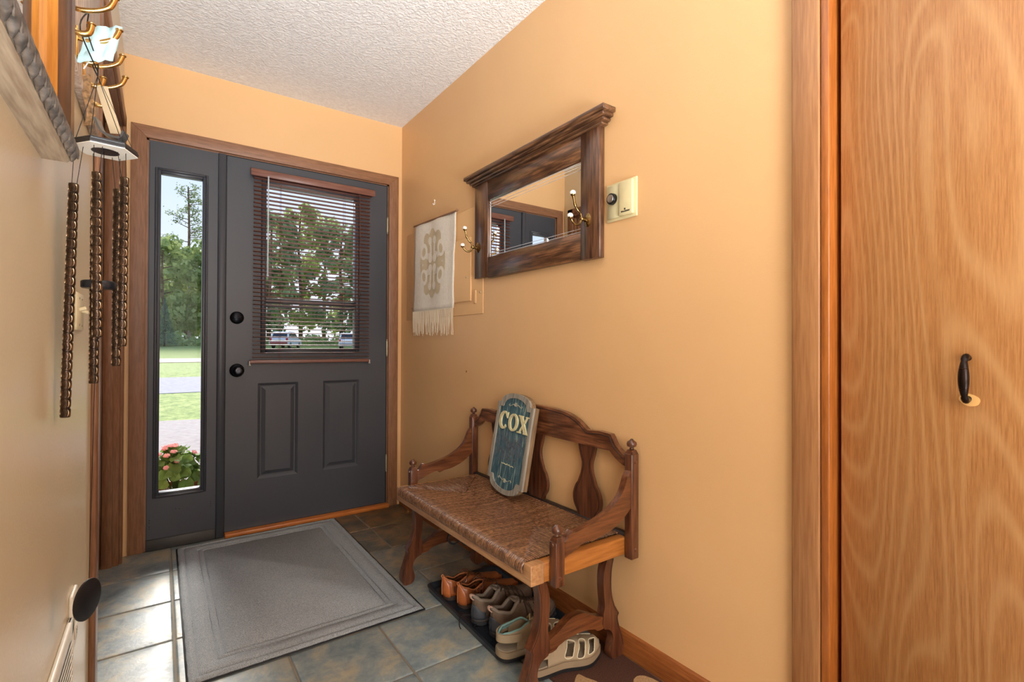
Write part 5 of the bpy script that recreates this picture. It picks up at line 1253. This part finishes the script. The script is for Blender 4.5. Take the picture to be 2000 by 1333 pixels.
finish('needles', bm, m_l4, SPR, smooth=0, normals=False)['kind'] = 'stuff'
# undergrowth along the wood edge
bm = B(); random.seed(13)
for _ in range(5200):
    x = random.uniform(-6, 32); y = random.uniform(63, 68); z = gh(y)+random.uniform(0, 1.0)*random.random()+random.uniform(0, 1.6)*(.5+.5*math.sin(x*1.7))*random.random(); p = Vector((x, y, z)); n_ = Vector((random.uniform(-1, 1), random.uniform(-1, .3), random.uniform(0, 1))).normalized(); a_ = n_.orthogonal().normalized(); c_ = n_.cross(a_); s = random.uniform(.12, .3)
    bm.faces.new([bm.verts.new(v_) for v_ in (p-a_*s, p-c_*s, p+a_*s, p+c_*s)])
o = finish('undergrowth', bm, m_l1, smooth=0, normals=False); tag(o, 'low leafy undergrowth along the edge of the wood', 'undergrowth', kind='stuff')

# parked cars
def car(x, y, rot, body, accent, label):
    R = empty('parked_car', (x, y, gh(y)), (0, 0, rot), label=label, cat='car')
    W_ = .92
    prof = [(-2.3, .35), (-2.35, .75), (-2.28, 1.0), (-2.05, 1.08), (-1.75, 1.66), (-1.4, 1.74), (.2, 1.72), (.55, 1.62), (1.15, 1.10), (2.1, .95), (2.35, .75), (2.38, .38), (1.95, .33), (1.75, .62), (1.35, .62), (1.15, .33), (-1.05, .33), (-1.25, .62), (-1.65, .62), (-1.85, .33)]
    bm = B(); rows = []
    for t, ins_ in ((-1, .10), (-.93, 0), (-.5, 0), (.5, 0), (.93, 0), (1, .10)):
        rows.append([bm.verts.new((a, t*W_*(1-.16*max(0, z-1.05)/.7), z+(0 if abs(t) < .99 else -.02))) for a, z in prof])
    for a, c_ in zip(rows, rows[1:]):
        for k in range(len(prof)): j = (k+1) % len(prof); bm.faces.new((a[k], a[j], c_[j], c_[k]))
    bm.faces.new(rows[0]); bm.faces.new(list(reversed(rows[-1]))); finish('car_body', bm, body, R, smooth=25)
    mg = plain('dark_car_glass', (34, 40, 46), .1)
    for s in (1, -1):
        bm = B(); y_ = s*W_*.96; prism(bm, [(-1.75, 1.12), (-1.6, 1.55), (-.75, 1.60), (-.75, 1.12)], y_-.02*s-.0, y_+.005*s, 'xz'); prism(bm, [(-.68, 1.12), (-.68, 1.60), (.2, 1.58), (.95, 1.12)], y_-.02*s, y_+.005*s, 'xz'); finish('side_window', bm, mg, R, smooth=0)
    bm = B(); bm.faces.new([bm.verts.new(q) for q in ((-2.07, -.74, 1.12), (-2.07, .74, 1.12), (-1.80, .66, 1.60), (-1.80, -.66, 1.60))]); bm.faces.new([bm.verts.new(q) for q in ((1.14, -.74, 1.14), (1.14, .74, 1.14), (.60, .66, 1.60), (.60, -.66, 1.60))]); finish('windscreen', bm, mg, R, smooth=0)
    for s in (1, -1):
        bm = B(); box(bm, -2.37, -2.22, s*.80-.1, s*.80+.1, .82, 1.06, .02); finish('tail_light', bm, plain('red_lens', (180, 30, 30), .3), R)
        for xx_ in (-1.45, 1.55):
            bm = B(); lathe(bm, [(.22, -.10), (.34, -.10), (.35, -.06), (.35, .06), (.34, .10), (.22, .10)], 20, 'y', (xx_, s*.80, .35)); wh = finish('wheel', bm, m_rubber, R)
            bm = B(); lathe(bm, [(.21, -.012), (.20, .0), (.05, .012)], 16, 'y', (xx_, s*.905, .35)); finish('hub_cap', bm, plain('hub_silver', (180, 182, 186), .3, .8), wh)
    bm = B(); box(bm, -2.40, -2.25, -.86, .86, .45, .66, .04); finish('bumper', bm, accent, R)
    bm = B(); box(bm, -2.372, -2.34, -.26, .26, .80, .92); finish('number_plate', bm, plain('plate_white', (220, 220, 216), .5), R)
    return R
car(11.0, 57.5, math.radians(62), plain('silver_white_paint', (214, 214, 220), .3), plain('red_bumper', (150, 60, 60), .4), 'white car with red band parked at the left beyond the lawn')
car(16.8, 54.5, math.radians(70), plain('white_paint', (232, 232, 234), .3), plain('grey_bumper', (150, 150, 154), .5), 'white car with red tail lights parked at the right beyond the lawn')

# flower pot right outside the sidelight
FP = empty('potted_flowers', (.078, 3.50, GZ+.02), label='pink flowers with round green leaves in a pot just outside the sidelight', cat='potted plant')
bm = B(); lathe(bm, [(.10, 0), (.105, .01), (.14, .30), (.155, .31), (.155, .345), (.142, .345), (.138, .32)], 28, 'z'); finish('pot', bm, plain('terracotta', (168, 96, 66), .8), FP)
bm = B(); lathe(bm, [(.136, .315), (.02, .325), (.001, .327)], 20, 'z'); finish('soil', bm, plain('dark_soil', (50, 36, 28), 1), FP)
m_leaf = leafmat('begonia_leaf', (80, 112, 44), (112, 142, 60), (150, 168, 86)); m_pet = leafmat('pink_petal', (232, 150, 150), (242, 178, 174), (250, 208, 200))
random.seed(17)
def leaf_bm(r):
    bm = B(); c_ = bm.verts.new((0, 0, -.10*r)); ring = []; N_ = 14
    for k in range(N_): a = 2*PI*k/N_; rr = r*(1+.10*math.cos(3*a))*(.55 if k == 0 else 1); ring.append(bm.verts.new((rr*math.cos(a), rr*math.sin(a), .22*r*math.sin(4*a)+.10*r)))
    for k in range(N_): bm.faces.new((ring[k], ring[(k+1) % N_], c_))
    return bm
lp0 = finish('leaf', leaf_bm(.030), m_leaf, FP, smooth=60)
bmst = B()
first_ = True; tops = []
for k in range(120):
    a = random.uniform(0, 2*PI); el = random.uniform(.02, 1)*PI/2; R_ = random.uniform(.75, 1); x = .165*R_*math.cos(a)*math.cos(el); y = .165*R_*math.sin(a)*math.cos(el); z = .36+.20*R_*math.sin(el)+.03*math.sin(a*3)
    o = lp0 if first_ else lp0.copy()
    if not first_: COL.objects.link(o); o.parent = FP
    first_ = False; o.location = (x, y, z); d = Vector((x, y, (z-.38)*1.2)).normalized(); o.rotation_euler = (d+Vector((random.uniform(-.4, .4), random.uniform(-.4, .4), random.uniform(0, .4)))).to_track_quat('Z', 'X').to_euler(); s = random.uniform(.8, 1.6); o.scale = (s, s, s)
    if k % 3 == 0: tube(bmst, crom([(x*.2, y*.2, .32), (x*.6, y*.6, .32+(z-.32)*.6), (x, y, z-.003)], 3), .002, 4)
finish('stems', bmst, m_leaf, FP)['kind'] = 'stuff'
def flower_bm():
    bm = B()
    for k in range(7):
        a = 2*PI*k/7+.2*(k % 2); c_ = Vector((.010*math.cos(a), .010*math.sin(a), .003*(k % 2))); ring = [bm.verts.new(c_+Vector((.0095*math.cos(t)*1.0, .0095*math.sin(t), .004*math.cos(2*t)+.003))) for t in [2*PI*q/8 for q in range(8)]]; m_ = bm.verts.new(c_-Vector((0, 0, .002)))
        for q in range(8): bm.faces.new((ring[q], ring[(q+1) % 8], m_))
    return bm
f0_ = finish('flower', flower_bm(), m_pet, FP, smooth=60)
for k in range(30):
    if k < 20: a = random.uniform(PI*.9, PI*1.55); el = random.uniform(.25, .9)*PI/2
    else: a = random.uniform(0, 2*PI); el = random.uniform(.2, 1)*PI/2
    x, y, z = .175*math.cos(a)*math.cos(el), .175*math.sin(a)*math.cos(el), .375+.215*math.sin(el)
    o = f0_ if k == 0 else f0_.copy()
    if k: COL.objects.link(o); o.parent = FP
    o.location = (x, y, z); o.rotation_euler = Vector((x, y, z-.36)).to_track_quat('Z', 'X').to_euler(); s = random.uniform(.6, 1.05); o.scale = (s, s, s)
